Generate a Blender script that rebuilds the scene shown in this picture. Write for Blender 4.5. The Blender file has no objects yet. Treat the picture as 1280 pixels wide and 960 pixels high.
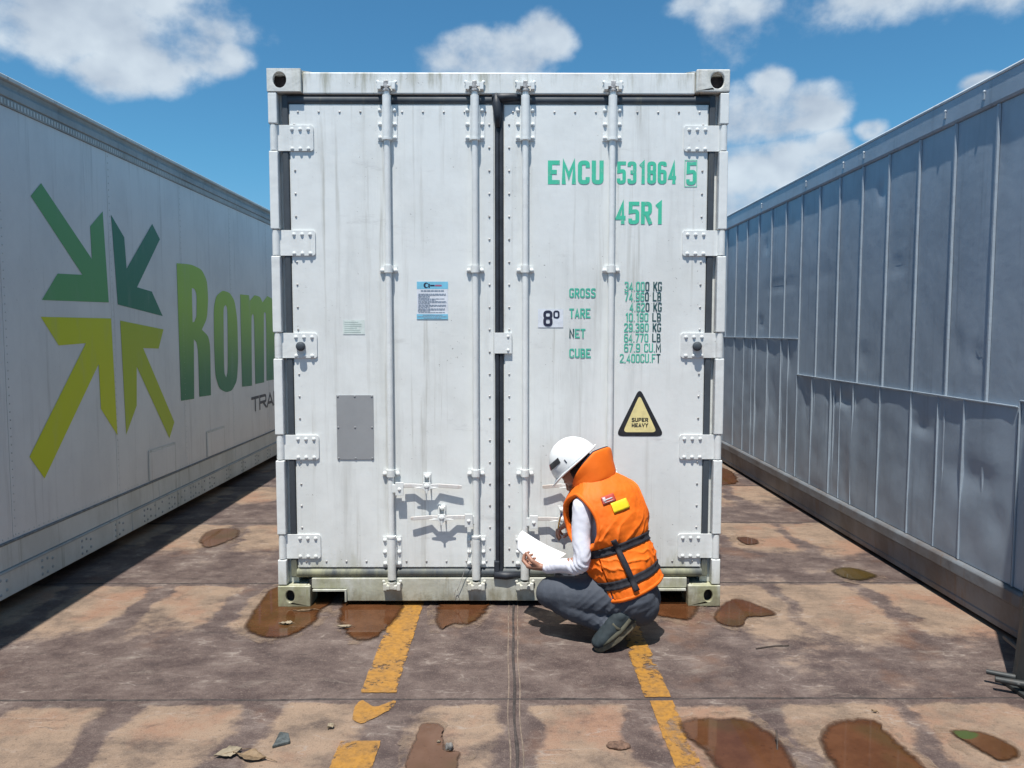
import bpy, bmesh, math, random
import numpy as np
from mathutils import Vector, Matrix, Euler, noise as mnoise
from mathutils.geometry import tessellate_polygon

random.seed(7)
R_ = math.radians
scene = bpy.context.scene
COL = scene.collection

# ------------------------------------------------------------------ camera
CAM_POS = Vector((0.0478, -4.0517, 1.5167))
PITCH, YAW, FPX = 0.06925, 0.00525, 939.4      # focal length for a 1280 px wide picture
cam_d = bpy.data.cameras.new('camera')
cam = bpy.data.objects.new('camera', cam_d)
COL.objects.link(cam)
cam.location = CAM_POS
cam.rotation_euler = (math.pi / 2 - PITCH, 0, -YAW)
cam_d.sensor_fit = 'HORIZONTAL'
cam_d.sensor_width = 36.0
cam_d.lens = FPX / 1280 * 36.0
cam_d.clip_start = 0.05
cam_d.clip_end = 20000
scene.camera = cam
scene.render.resolution_x, scene.render.resolution_y = 1024, 768

# ------------------------------------------------------------------ light
SUN = Vector((-0.095, -0.33, 1.0)).normalized()      # direction towards the sun
SUN_EL = math.asin(SUN.z)
SUN_ROT = math.atan2(SUN.x, SUN.y)
sun_d = bpy.data.lights.new('sun', 'SUN')
sun_d.energy = 4.6
sun_d.angle = R_(0.53)
sun_d.color = (1.0, 0.955, 0.89)
sun = bpy.data.objects.new('sun', sun_d)
COL.objects.link(sun)
sun.rotation_euler = (-SUN).to_track_quat('-Z', 'Y').to_euler()
sun.location = SUN * 30

vs = scene.view_settings
vs.view_transform = 'Standard'
vs.look = 'None'
vs.gamma = 1.0
vs.use_curve_mapping = False
vs.exposure = 0.42
cy = scene.cycles
cy.max_bounces, cy.diffuse_bounces, cy.glossy_bounces, cy.transparent_max_bounces = 5, 3, 2, 8


# ------------------------------------------------------------------ node helpers
class NT:
    def __init__(self, tree):
        self.t = tree
        tree.nodes.clear()

    def node(self, typ, **kw):
        n = self.t.nodes.new(typ)
        for k, v in kw.items():
            setattr(n, k, v)
        return n

    def put(self, sock, val):
        if isinstance(val, bpy.types.NodeSocket):
            self.t.links.new(val, sock)
        elif val is not None:
            if sock.type == 'RGBA' and isinstance(val, (tuple, list)) and len(val) == 3:
                val = (*val, 1.0)
            sock.default_value = val

    def m(self, op, a, b=None, c=None, clamp=False):
        n = self.node('ShaderNodeMath', operation=op, use_clamp=clamp)
        for i, v in enumerate((a, b, c)):
            if v is not None:
                self.put(n.inputs[i], v)
        return n.outputs[0]

    def vm(self, op, a, b=None, out=0):
        n = self.node('ShaderNodeVectorMath', operation=op)
        self.put(n.inputs[0], a)
        if b is not None:
            self.put(n.inputs[1], b)
        return n.outputs['Value'] if op in ('LENGTH', 'DOT_PRODUCT') else n.outputs[0]

    def obj(self):
        return self.node('ShaderNodeTexCoord').outputs['Object']

    def xyz(self, v):
        n = self.node('ShaderNodeSeparateXYZ')
        self.put(n.inputs[0], v)
        return n.outputs

    def comb(self, x, y, z):
        n = self.node('ShaderNodeCombineXYZ')
        for i, v in enumerate((x, y, z)):
            self.put(n.inputs[i], v)
        return n.outputs[0]

    def map(self, v, loc=(0, 0, 0), rot=(0, 0, 0), scale=(1, 1, 1), typ='POINT'):
        n = self.node('ShaderNodeMapping', vector_type=typ)
        self.put(n.inputs[0], v)
        n.inputs[1].default_value = loc
        n.inputs[2].default_value = rot
        n.inputs[3].default_value = scale
        return n.outputs[0]

    def noise(self, v, scale, detail=4, rough=0.55, dist=0.0, color=False):
        n = self.node('ShaderNodeTexNoise')
        self.put(n.inputs['Vector'], v)
        n.inputs['Scale'].default_value = scale
        n.inputs['Detail'].default_value = detail
        n.inputs['Roughness'].default_value = rough
        n.inputs['Distortion'].default_value = dist
        return n.outputs[1] if color else n.outputs[0]

    def vor(self, v, scale, feature='F1'):
        n = self.node('ShaderNodeTexVoronoi', feature=feature)
        self.put(n.inputs['Vector'], v)
        n.inputs['Scale'].default_value = scale
        return n.outputs['Distance']

    def ss(self, v, a, b):                      # smoothstep a..b -> 0..1
        n = self.node('ShaderNodeMapRange', interpolation_type='SMOOTHSTEP')
        self.put(n.inputs[0], v)
        n.inputs[1].default_value, n.inputs[2].default_value = a, b
        return n.outputs[0]

    def mix(self, f, a, b, blend='MIX'):
        n = self.node('ShaderNodeMix', data_type='RGBA', blend_type=blend)
        self.put(n.inputs[0], f)
        self.put(n.inputs[6], a)
        self.put(n.inputs[7], b)
        return n.outputs[2]

    def ramp(self, f, stops, interp='LINEAR'):
        n = self.node('ShaderNodeValToRGB')
        self.put(n.inputs[0], f)
        cr = n.color_ramp
        cr.interpolation = interp
        while len(cr.elements) < len(stops):
            cr.elements.new(0.5)
        for e, (p, c) in zip(cr.elements, stops):
            e.position = p
            e.color = (*c, 1) if len(c) == 3 else c
        return n.outputs[0]

    def bump(self, h, strength=0.3, dist=0.01, normal=None):
        n = self.node('ShaderNodeBump')
        n.inputs['Strength'].default_value = strength
        n.inputs['Distance'].default_value = dist
        self.put(n.inputs['Height'], h)
        if normal is not None:
            self.put(n.inputs['Normal'], normal)
        return n.outputs[0]

    def principled(self, color, rough=0.5, metal=0.0, normal=None, spec=0.5, alpha=None, **kw):
        b = self.node('ShaderNodeBsdfPrincipled')
        self.put(b.inputs['Base Color'], color)
        self.put(b.inputs['Roughness'], rough)
        self.put(b.inputs['Metallic'], metal)
        self.put(b.inputs['Specular IOR Level'], spec)
        if normal is not None:
            self.put(b.inputs['Normal'], normal)
        if alpha is not None:
            self.put(b.inputs['Alpha'], alpha)
        for k, v in kw.items():
            self.put(b.inputs[k], v)
        o = self.node('ShaderNodeOutputMaterial')
        self.t.links.new(b.outputs[0], o.inputs[0])
        return b


def new_mat(name):
    mt = bpy.data.materials.new(name)
    mt.use_nodes = True
    return mt, NT(mt.node_tree)


# ------------------------------------------------------------------ sky with cumulus clouds
world = bpy.data.worlds.new('World')
scene.world = world
world.use_nodes = True
world.cycles.sampling_method = 'MANUAL'
world.cycles.sample_map_resolution = 256
n = NT(world.node_tree)
sky = n.node('ShaderNodeTexSky', sky_type='NISHITA')
sky.sun_disc = False
sky.sun_elevation = SUN_EL
sky.sun_rotation = SUN_ROT
sky.altitude = 10
sky.air_density = 1.0
sky.dust_density = 0.35
sky.ozone_density = 1.6
dirv = n.vm('NORMALIZE', n.node('ShaderNodeTexCoord').outputs['Generated'])
dx, dy, dz = n.xyz(dirv)
# cloud cells: azimuth (radians, 0 = north/+Y, clockwise) and elevation of each centre, half sizes, weight
az = n.m('ARCTAN2', dx, dy)
el = n.m('ARCSINE', dz)
sph = n.comb(az, el, 0.0)
sphw = sph
seen = [(215, 60, 105, 52, 1.0), (60, 42, 95, 52, 1.0), (180, 104, 85, 26, .9), (285, 84, 46, 24, .95), (150, 5, 130, 34, 1.0),
        (622, 78, 80, 30, 1.0), (592, 64, 40, 24, 1.0), (682, 62, 42, 26, 1.0),
        (935, 24, 125, 36, .50), (1095, 8, 170, 34, .52), (850, 18, 60, 26, .42), (1240, -5, 120, 30, .52),
        (962, 148, 80, 32, 1.0), (960, 114, 28, 22, 1.0), (1018, 148, 40, 22, .95),
        (985, 228, 90, 48, 1.05), (925, 255, 70, 45, 1.1), (1036, 196, 30, 28, 1.0), (1082, 168, 20, 14, .85), (1215, 112, 34, 14, .85)]
cells = [(-0.95, 0.25, 0.16, 0.05, 1.0), (1.0, 0.38, 0.2, 0.06, 1.0)]
for (qx, qy, rx, ry, wgt) in seen:          # measured bearings of the clouds in view
    tx, tz = (qx - 637) / FPX, (415 - qy) / FPX
    ca = math.cos(math.atan(tx))
    cells.append((math.atan(tx), math.atan(tz * ca), rx / FPX * ca * ca, ry / FPX * ca, wgt))
mask = None
vsum = None
for (a, e, ra, re, wgt) in cells:
    v = n.map(sphw, loc=(a, e, 0), scale=(ra * 1.2, re * 1.2, 1.0), typ='TEXTURE')
    g = n.m('SUBTRACT', 1.0, n.vm('LENGTH', v))
    g = n.m('MULTIPLY', g, wgt) if wgt != 1.0 else g
    mask = g if mask is None else n.m('MAXIMUM', mask, g)
# fair weather cumulus over the rest of the sky
plane = n.comb(n.m('DIVIDE', dx, n.m('ADD', n.m('MAXIMUM', dz, 0.0), 0.12)), n.m('DIVIDE', dy, n.m('ADD', n.m('MAXIMUM', dz, 0.0), 0.12)), 0.0)
rest = n.m('SUBTRACT', n.m('MULTIPLY', n.noise(plane, 0.55, 2, 0.5), 2.2), 1.25)
behind = n.m('MAXIMUM', n.ss(n.m('ABSOLUTE', az), 1.0, 1.35), n.ss(el, 0.55, 0.75))
rest = n.m('SUBTRACT', n.m('MULTIPLY', n.m('ADD', rest, 1.0), behind), 1.0)
mask = n.m('MAXIMUM', mask, rest)
cv = n.map(dirv, scale=(1, 1, 1.25))
f1 = n.noise(cv, 10.0, 7, 0.55)
f2 = n.noise(n.map(cv, loc=(0.012, 0.004, -0.032)), 10.0, 3, 0.55)
mask = n.m('MINIMUM', n.m('MULTIPLY', mask, 1.35), 0.62)
dens = n.m('ADD', mask, n.m('MULTIPLY', n.m('SUBTRACT', f1, 0.5), 2.5))
alpha = n.m('MULTIPLY', n.ss(dens, -0.02, 0.72), 0.94)
alpha = n.m('MULTIPLY', alpha, n.ss(el, -0.02, 0.06))
lit = n.m('ADD', 0.60, n.m('MULTIPLY', n.m('SUBTRACT', f1, f2), 2.4))
lit = n.m('SUBTRACT', lit, n.m('MULTIPLY', n.ss(dens, 0.3, 1.3), 0.22), clamp=True)
ccol = n.mix(lit, (3.5, 4.2, 5.2), (6.2, 7.0, 7.7))
tint = n.mix(n.ss(el, 0.0, 0.22), (0.62, 0.76, 1.0), (0.46, 0.94, 1.10))
skyc = n.mix(1.0, sky.outputs[0], tint, 'MULTIPLY')
fin = n.mix(alpha, skyc, ccol)
bg = n.node('ShaderNodeBackground')
n.put(bg.inputs[0], fin)
bg.inputs[1].default_value = 0.085
wo = n.node('ShaderNodeOutputWorld')
n.t.links.new(bg.outputs[0], wo.inputs[0])


# ------------------------------------------------------------------ measured planes
# the place was measured from the picture: these turn a measured direction into a point on a real plane
def ray(px, py):
    fw = Vector((math.sin(YAW) * math.cos(PITCH), math.cos(YAW) * math.cos(PITCH), -math.sin(PITCH)))
    r = Vector((math.cos(YAW), -math.sin(YAW), 0))
    u = r.cross(fw)
    return fw + r * ((px - 640) / FPX) - u * ((py - 480) / FPX)


def on(px, py, ax, v):
    d = ray(px, py)
    return CAM_POS + d * ((v - CAM_POS[ax]) / d[ax])


DOOR_Y = 0.030
XL, XR = -2.68, 2.55
D = lambda px, py, y=DOOR_Y: on(px, py, 1, y)
G = lambda px, py, z=0.0: on(px, py, 2, z)
LW = lambda px, py: on(px, py, 0, XL)
RW = lambda px, py: on(px, py, 0, XR)


# ------------------------------------------------------------------ mesh builder
class MB:
    def __init__(self):
        self.v, self.f = [], []

    def add(self, vs_, fs_):
        o = len(self.v)
        self.v += [tuple(p) for p in vs_]
        self.f += [tuple(i + o for i in f) for f in fs_]
        return self

    def box(self, x0, x1, y0, y1, z0, z1):
        vs_ = [(x, y, z) for x in (x0, x1) for y in (y0, y1) for z in (z0, z1)]
        return self.add(vs_, [(0, 1, 3, 2), (4, 6, 7, 5), (0, 4, 5, 1), (2, 3, 7, 6), (0, 2, 6, 4), (1, 5, 7, 3)])

    def tube(self, path, rad, n=12, caps=True, ell=1.0, up=None):
        path = [Vector(p) for p in path]
        if not hasattr(rad, '__len__'):
            rad = [rad] * len(path)
        rings = []
        prev = None
        for i, p in enumerate(path):
            t = (path[min(i + 1, len(path) - 1)] - path[max(i - 1, 0)]).normalized()
            if prev is None:
                ref = Vector(up) if up else (Vector((0, 0, 1)) if abs(t.z) < 0.9 else Vector((1, 0, 0)))
                a = t.cross(ref).normalized()
            else:
                a = (prev - t * prev.dot(t)).normalized()
            b = t.cross(a)
            prev = a
            rings.append([p + (a * math.cos(2 * math.pi * k / n) + b * ell * math.sin(2 * math.pi * k / n)) * rad[i] for k in range(n)])
        vs_ = [q for r in rings for q in r]
        fs_ = []
        for i in range(len(path) - 1):
            for k in range(n):
                fs_.append((i * n + k, i * n + (k + 1) % n, (i + 1) * n + (k + 1) % n, (i + 1) * n + k))
        if caps:
            fs_.append(tuple(range(n - 1, -1, -1)))
            fs_.append(tuple((len(path) - 1) * n + k for k in range(n)))
        return self.add(vs_, fs_)

    def cyl(self, p0, p1, r, n=12):
        return self.tube([p0, p1], r, n)

    def ball(self, c, r, seg=10, rings=6, squash=(1, 1, 1), rot=None):
        c = Vector(c)
        vs_, fs_ = [], []
        for i in range(rings + 1):
            ph = math.pi * i / rings
            for k in range(seg):
                th = 2 * math.pi * k / seg
                q = Vector((math.sin(ph) * math.cos(th) * squash[0], math.sin(ph) * math.sin(th) * squash[1], math.cos(ph) * squash[2])) * r
                vs_.append(c + (rot @ q if rot else q))
        for i in range(rings):
            for k in range(seg):
                fs_.append((i * seg + k, (i + 1) * seg + k, (i + 1) * seg + (k + 1) % seg, i * seg + (k + 1) % seg))
        return self.add(vs_, fs_)

    def bolt(self, x, y, z, r=0.010, h=0.010, axis='-y'):
        # round head on a washer, pointing to -y
        n = 8
        vs_, fs_ = [], []
        for (rr, d) in ((1.25, 0), (1.25, .25), (1.0, .3), (.85, .8), (.45, 1.0)):
            for k in range(n):
                a = 2 * math.pi * k / n
                if axis == '-y':
                    vs_.append((x + r * rr * math.cos(a), y - h * d, z + r * rr * math.sin(a)))
                elif axis == '+x':
                    vs_.append((x + h * d, y + r * rr * math.cos(a), z + r * rr * math.sin(a)))
                else:
                    vs_.append((x - h * d, y - r * rr * math.cos(a), z + r * rr * math.sin(a)))
        for i in range(4):
            for k in range(n):
                fs_.append((i * n + k, i * n + (k + 1) % n, (i + 1) * n + (k + 1) % n, (i + 1) * n + k))
        fs_.append(tuple(4 * n + k for k in range(n)))
        return self.add(vs_, fs_)

    def extrude(self, loops, vec):
        """flat polygon (first loop) with holes, world points, extruded along vec"""
        loops = [[Vector(p) for p in lp] for lp in loops]
        vec = Vector(vec)
        flat = [p for lp in loops for p in lp]
        tris = tessellate_polygon(loops)
        m = len(flat)
        fs_ = [tuple(t) for t in tris] + [tuple(i + m for i in reversed(t)) for t in tris]
        o = 0
        for lp in loops:
            L = len(lp)
            for k in range(L):
                fs_.append((o + k, o + (k + 1) % L, m + o + (k + 1) % L, m + o + k))
            o += L
        return self.add(flat + [p + vec for p in flat], fs_)

    def grid(self, fn, nu, nv, wrap_u=False, keep=None):
        vs_ = [fn(i / (nu if wrap_u else nu - 1), j / (nv - 1)) for j in range(nv) for i in range(nu)]
        fs_ = []
        for j in range(nv - 1):
            for i in range(nu if wrap_u else nu - 1):
                if keep and not keep((i + .5) / (nu if wrap_u else nu - 1), (j + .5) / (nv - 1)):
                    continue
                i2 = (i + 1) % nu
                fs_.append((j * nu + i, j * nu + i2, (j + 1) * nu + i2, (j + 1) * nu + i))
        return self.add(vs_, fs_)

    def build(self, name, mat, parent=None, smooth=False, bevel=0.0, seg=2, loc=None):
        me = bpy.data.meshes.new(name)
        me.from_pydata(self.v, [], self.f)
        bm = bmesh.new()
        bm.from_mesh(me)
        loose = [v for v in bm.verts if not v.link_faces]
        if loose:
            bmesh.ops.delete(bm, geom=loose, context='VERTS')
        bmesh.ops.recalc_face_normals(bm, faces=bm.faces)
        bm.to_mesh(me)
        bm.free()
        o = bpy.data.objects.new(name, me)
        COL.objects.link(o)
        for mm in (mat if isinstance(mat, (list, tuple)) else [mat]):
            me.materials.append(mm)
        if smooth:
            if smooth is True:
                me.shade_smooth()
            else:
                auto_smooth(o, smooth)
        if bevel:
            b = o.modifiers.new('bevel', 'BEVEL')
            b.width, b.segments, b.limit_method, b.angle_limit = bevel, seg, 'ANGLE', R_(40)
            b.harden_normals = False
        hang(o, parent)
        return o


def hang(o, parent):
    if parent is not None:
        o.parent = parent
        if parent.type == 'EMPTY':
            o.matrix_parent_inverse = Matrix.Translation(-Vector(parent.location))


def thing(name, label, cat, loc, group=None):
    o = bpy.data.objects.new(name, None)
    COL.objects.link(o)
    o.location = loc
    o.empty_display_size = 0.1
    tag(o, label, cat, group)
    return o


def tag(o, label=None, cat=None, group=None, kind=None):
    if label: o['label'] = label
    if cat: o['category'] = cat
    if group: o['group'] = group
    if kind: o['kind'] = kind
    return o


def again(o, parent, dloc):
    c = o.copy()
    COL.objects.link(c)
    c.parent = parent
    c.location = Vector(o.location) + Vector(dloc)
    return c


def auto_smooth(o, ang=35):
    for p in o.data.polygons:
        p.use_smooth = True
    bm = bmesh.new()
    bm.from_mesh(o.data)
    for e in bm.edges:
        e.smooth = not (len(e.link_faces) == 2 and e.calc_face_angle(0) > R_(ang))
    bm.to_mesh(o.data)
    bm.free()
    return o


# ------------------------------------------------------------------ stroke lettering
def GL(w):
    return {
        '0': [([(0, 0), (0, 1), (w, 1), (w, 0)], True)], 'O': [([(0, 0), (0, 1), (w, 1), (w, 0)], True)],
        '1': [([(w * .12, .84), (w * .62, 1), (w * .62, 0)], False, 0)],
        '2': [([(0, .78), (0, 1), (w, 1), (w, .60), (0, .08, 0), (0, 0, 0), (w, 0)], False)],
        '3': [([(0, .82), (0, 1), (w, 1), (w, .53), (w * .22, .53)], False), ([(w * .22, .53), (w, .53), (w, 0), (0, 0), (0, .18)], False)],
        '4': [([(w * .72, 0), (w * .72, 1), (0, .24), (w * 1.12, .24)], False, 0)],
        '5': [([(w, 1), (w * .05, 1, 0), (w * .02, .56, 0), (w, .61), (w, 0), (0, 0), (0, .20)], False)],
        '6': [([(w, .84), (w, 1), (0, 1), (0, 0), (w, 0), (w, .57), (0, .57)], False)],
        '7': [([(0, 1), (w, 1), (w * .35, 0)], False, 0)],
        '8': [([(0, .53), (0, 1), (w, 1), (w, .53)], True), ([(0, 0), (0, .53), (w, .53), (w, 0)], True)],
        '9': [([(0, .16), (0, 0), (w, 0), (w, 1), (0, 1), (0, .43), (w, .43)], False)],
        'A': [([(0, 0), (w * .5, 1), (w, 0)], False, 0), ([(w * .18, .27), (w * .82, .27)], False)],
        'B': [([(0, .52, 0), (0, 1, 0), (w * .93, 1), (w * .93, .52)], True), ([(0, 0, 0), (0, .52, 0), (w, .52), (w, 0)], True)],
        'C': [([(w, .74), (w, 1), (0, 1), (0, 0), (w, 0), (w, .26)], False)],
        'E': [([(w, 1), (0, 1), (0, 0), (w, 0)], False, 0), ([(0, .52), (w * .88, .52)], False)],
        'F': [([(w, 1), (0, 1), (0, 0)], False, 0), ([(0, .52), (w * .88, .52)], False)],
        'G': [([(w, .80), (w, 1), (0, 1), (0, 0), (w, 0), (w, .43, 0), (w * .55, .43)], False)],
        'H': [([(0, 0), (0, 1)], False), ([(w, 0), (w, 1)], False), ([(0, .52), (w, .52)], False)],
        'K': [([(0, 0), (0, 1)], False), ([(w, 1), (w * .05, .40)], False), ([(w * .35, .60), (w, 0)], False)],
        'L': [([(0, 1), (0, 0), (w, 0)], False, 0)],
        'M': [([(0, 0), (0, 1), (w * .65, .30), (w * 1.3, 1), (w * 1.3, 0)], False, 0)],
        'N': [([(0, 0), (0, 1), (w, 0), (w, 1)], False, 0)],
        'P': [([(0, 0), (0, 1, 0), (w, 1), (w, .46), (0, .46)], False)],
        'R': [([(0, 0), (0, 1, 0), (w, 1), (w, .48), (0, .48)], False), ([(w * .5, .48), (w, 0)], False)],
        'S': [([(w, .82), (w, 1), (0, 1), (0, .55), (w, .48), (w, 0), (0, 0), (0, .18)], False)],
        'T': [([(0, 1), (w, 1)], False), ([(w * .5, 1), (w * .5, 0)], False)],
        'U': [([(0, 1), (0, 0), (w, 0), (w, 1)], False)],
        'V': [([(0, 1), (w * .5, 0), (w, 1)], False, 0)],
        'Y': [([(0, 1), (w * .5, .45), (w, 1)], False, 0), ([(w * .5, .47), (w * .5, 0)], False)],
        '.': [([(w * .1, 0), (w * .1, .04)], False, 0)], ',': [([(w * .12, .04), (w * .02, -.10)], False, 0)],
    }


GWF = {'M': 1.3, '.': .2, ',': .2, ' ': .55, '1': .75}


def round_path(pts, closed, r):
    if r <= 0:
        return [Vector(p[:2]) for p in pts]
    out = []
    m = len(pts)
    for i in range(m):
        p = Vector(pts[i][:2])
        if (not closed and i in (0, m - 1)) or len(pts[i]) > 2:
            out.append(p)
            continue
        a, b = Vector(pts[i - 1][:2]) - p, Vector(pts[(i + 1) % m][:2]) - p
        rr = min(r, a.length * .49, b.length * .49)
        p0, p1 = p + a.normalized() * rr, p + b.normalized() * rr
        for k in range(6):
            t = k / 5
            out.append(p0 * (1 - t) ** 2 + p * 2 * t * (1 - t) + p1 * t * t)
    return out


def ribbon(mb, pts, closed, hw, place, lift, ends=(False, False)):
    pts = [Vector(p) for p in pts]
    q = [pts[0]]
    for p in pts[1:]:
        if (p - q[-1]).length > 1e-6:
            q.append(p)
    pts = q
    m = len(pts)
    if ends[0]:
        pts[0] = pts[0] + (pts[0] - pts[1]).normalized() * hw
    if ends[1]:
        pts[-1] = pts[-1] + (pts[-1] - pts[-2]).normalized() * hw
    L, Rr = [], []
    for i in range(m):
        if closed:
            a, b = (pts[i] - pts[i - 1]).normalized(), (pts[(i + 1) % m] - pts[i]).normalized()
        else:
            a = (pts[i] - pts[i - 1]).normalized() if i else (pts[1] - pts[0]).normalized()
            b = (pts[i + 1] - pts[i]).normalized() if i < m - 1 else a
        na, nb = Vector((-a.y, a.x)), Vector((-b.y, b.x))
        mi = (na + nb)
        mi = mi.normalized() if mi.length > 1e-4 else na
        s = hw / max(mi.dot(na), 0.45)
        L.append(pts[i] + mi * s)
        Rr.append(pts[i] - mi * s)
    for i in range(m if closed else m - 1):
        j = (i + 1) % m
        l = lift + .000018 * i
        mb.add([place(p.x, p.y, l) for p in (L[i], L[j], Rr[j], Rr[i])], [(0, 1, 2, 3)])


def letter_mesh(s, w, h, place, stroke, rad=None, part=None, mb=None):
    """letters of string s fitted into a w x h box; place(u, v, lift) -> world point"""
    gap = stroke * 1.45
    tot = sum(GWF.get(c, 1.0) for c in s)
    gw = (w - stroke - gap * (len(s) - 1)) / tot
    mb = mb or MB()
    u = stroke / 2
    hh = h - stroke
    for i, c in enumerate(s):
        if c != ' ' and (part is None or i in part):
            for k, st in enumerate(GL(gw / hh)[c]):
                r = st[2] if len(st) > 2 else (rad if rad is not None else min(gw / hh * .42, .3))
                pts = [(u + p[0] * hh, stroke / 2 + p[1] * hh) for p in round_path(st[0], st[1], r)]
                flush = [not st[1] and not (.02 < st[0][e][1] < .98) for e in (0, -1)]
                ribbon(mb, pts, st[1], stroke / 2, place, 0.0007 * k, flush)
        u += gw * GWF.get(c, 1.0) + gap
    return mb


# ------------------------------------------------------------------ materials
def painted(name, base, low, grime, rough=0.42, streak=0.5, algae=0.0, spots=0.3, bump=0.12, top=None, seed=0.0, smear=0.0):
    mt, n = new_mat(name)
    p = n.map(n.obj(), loc=(seed, seed * .7, seed * .3))
    x, y, z = n.xyz(n.obj())
    big = n.noise(n.map(p, scale=(1.6, 1.6, 1.0)), 1.5, 6, 0.68)
    col = n.mix(n.ss(big, 0.38, 0.68), base, low)
    st = n.noise(n.map(p, scale=(26, 26, 0.9)), 1.0, 5, 0.65)
    st2 = n.noise(n.map(p, scale=(6, 6, 0.5)), 1.0, 3, 0.6)
    sm = n.m('MULTIPLY', n.m('MULTIPLY', n.ss(st, 0.50, 0.74), n.ss(st2, 0.42, 0.66)), streak)
    col = n.mix(sm, col, grime)
    if smear:
        vb = n.noise(n.map(p, rot=(0, .06, 0), scale=(4.5, 4.5, .55)), 1.0, 6, 0.68)
        col = n.mix(n.m('MULTIPLY', n.ss(vb, .50, .72), smear), col, (.50, .51, .49))
        sc = n.noise(n.map(p, rot=(0, .7, 0), scale=(2.2, 2, 7)), 1.0, 5, .7)
        col = n.mix(n.m('MULTIPLY', n.ss(sc, .60, .72), smear * .9), col, (.47, .47, .46))
    sp = n.noise(p, 60, 3, 0.7)
    col = n.mix(n.m('MULTIPLY', n.m('MULTIPLY', n.ss(sp, 0.66, 0.74), n.ss(big, .46, .58)), spots), col, (0.22, 0.21, 0.20))
    if algae:
        g = n.m('SUBTRACT', 1.0, n.ss(z, 0.05, 0.55))
        gg = n.noise(n.map(p, scale=(9, 9, 2.2)), 1.0, 6, 0.7)
        am = n.m('MULTIPLY', n.ss(n.m('ADD', n.m('MULTIPLY', g, 0.62), gg), 0.80, 1.25), n.m('MULTIPLY', n.m('ADD', n.ss(n.m('ABSOLUTE', x), .45, 1.0), .35), algae * .75))
        col = n.mix(am, col, (0.34, 0.34, 0.21))
        g2 = n.m('SUBTRACT', 1.0, n.ss(z, 0.02, 0.22))
        am2 = n.m('MULTIPLY', n.ss(n.m('ADD', n.m('MULTIPLY', g2, 0.6), n.noise(n.map(p, scale=(14, 14, 5)), 1.0, 5, .7)), 0.86, 1.25), algae * .9)
        col = n.mix(am2, col, (0.25, 0.225, 0.15))
    if top:
        tm = n.m('MULTIPLY', n.ss(n.m('ADD', n.m('MULTIPLY', n.ss(z, 2.45, 2.9), .5), n.noise(n.map(p, scale=(14, 14, 1.6)), 1.0, 6, .7)), 0.92, 1.2), top)
        col = n.mix(tm, col, (0.27, 0.26, 0.17))
    h = n.noise(p, 8, 4, 0.5)
    rr = n.m('ADD', rough, n.m('MULTIPLY', n.m('SUBTRACT', big, 0.5), 0.3))
    n.principled(col, rr, normal=n.bump(h, bump, 0.02))
    return mt


def plain(name, col, rough=0.6, metal=0.0, var=0.18, scale=20, bump=0.0, spec=0.5):
    mt, n = new_mat(name)
    p = n.obj()
    f = n.noise(p, scale, 4, 0.6)
    c = n.mix(n.ss(f, 0.3, 0.75), tuple(v * (1 + var) for v in col), tuple(v * (1 - var) for v in col))
    n.principled(c, rough, metal, normal=n.bump(f, bump, 0.01) if bump else None, spec=spec)
    return mt


M = {}
M['white'] = painted('container_white_paint', (0.80, 0.825, 0.81), (0.725, 0.745, 0.725), (0.42, 0.41, 0.36), streak=0.85, algae=.8, spots=.9, top=.8, smear=.42)
M['white_clean'] = painted('fitting_white_paint', (0.80, 0.825, 0.81), (0.735, 0.755, 0.74), (0.45, 0.42, 0.36), streak=0.35, algae=.7, spots=.6, seed=3.0, bump=.2, smear=.3)
M['casting'] = painted('casting_paint', (0.70, 0.71, 0.68), (0.60, 0.58, 0.50), (0.34, 0.22, 0.12), streak=0.8, algae=1.0, spots=.9, top=.5, seed=9.0, bump=.5)
M['sill'] = painted('stained_sill_paint', (.60, .61, .56), (.46, .45, .37), (.22, .19, .12), streak=1.0, algae=1.0, spots=1.0, seed=6.0, bump=.4, rough=.55)
M['rust_shade'] = plain('rusty_hole_shade', (.030, .020, .018), .8, 0, .5, 40, .4)  # near-black rust tone, the shade inside the casting holes put into the colour
M['keeper'] = plain('weathered_fitting', (0.42, 0.41, 0.40), .55, .3, .45, 60, .2)
M['rubber'] = plain('black_rubber', (0.022, 0.027, 0.036), .55, 0, .35, 12, .2)
M['rubber_grey'] = painted('dusty_rubber', (0.060, 0.075, 0.090), (0.040, 0.048, 0.058), (0.18, 0.17, 0.12), streak=.8, algae=.9, rough=.6, spots=.3)
M['grey_patch'] = plain('grey_patch_paint', (0.30, 0.31, 0.32), .55, 0, .06, 6, .05)
M['dark'] = plain('dark_void', (0.02, 0.02, 0.022), .9)
# ================================================================== the setting: river, barge deck, markings, puddles
def river_mat():
    mt, n = new_mat('river_water')
    p = n.obj()
    h = n.m('ADD', n.noise(n.map(p, scale=(1, .6, 1)), .6, 4, .6), n.m('MULTIPLY', n.noise(p, 4, 3, .5), .2))
    n.principled((0.07, 0.055, 0.035), .08, normal=n.bump(h, .4, .12))
    return mt


tag(MB().add([(-9000, -9000, -1.6), (9000, -9000, -1.6), (9000, 9000, -1.6), (-9000, 9000, -1.6)], [(0, 1, 2, 3)]).build('river', river_mat()), kind='structure')


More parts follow.
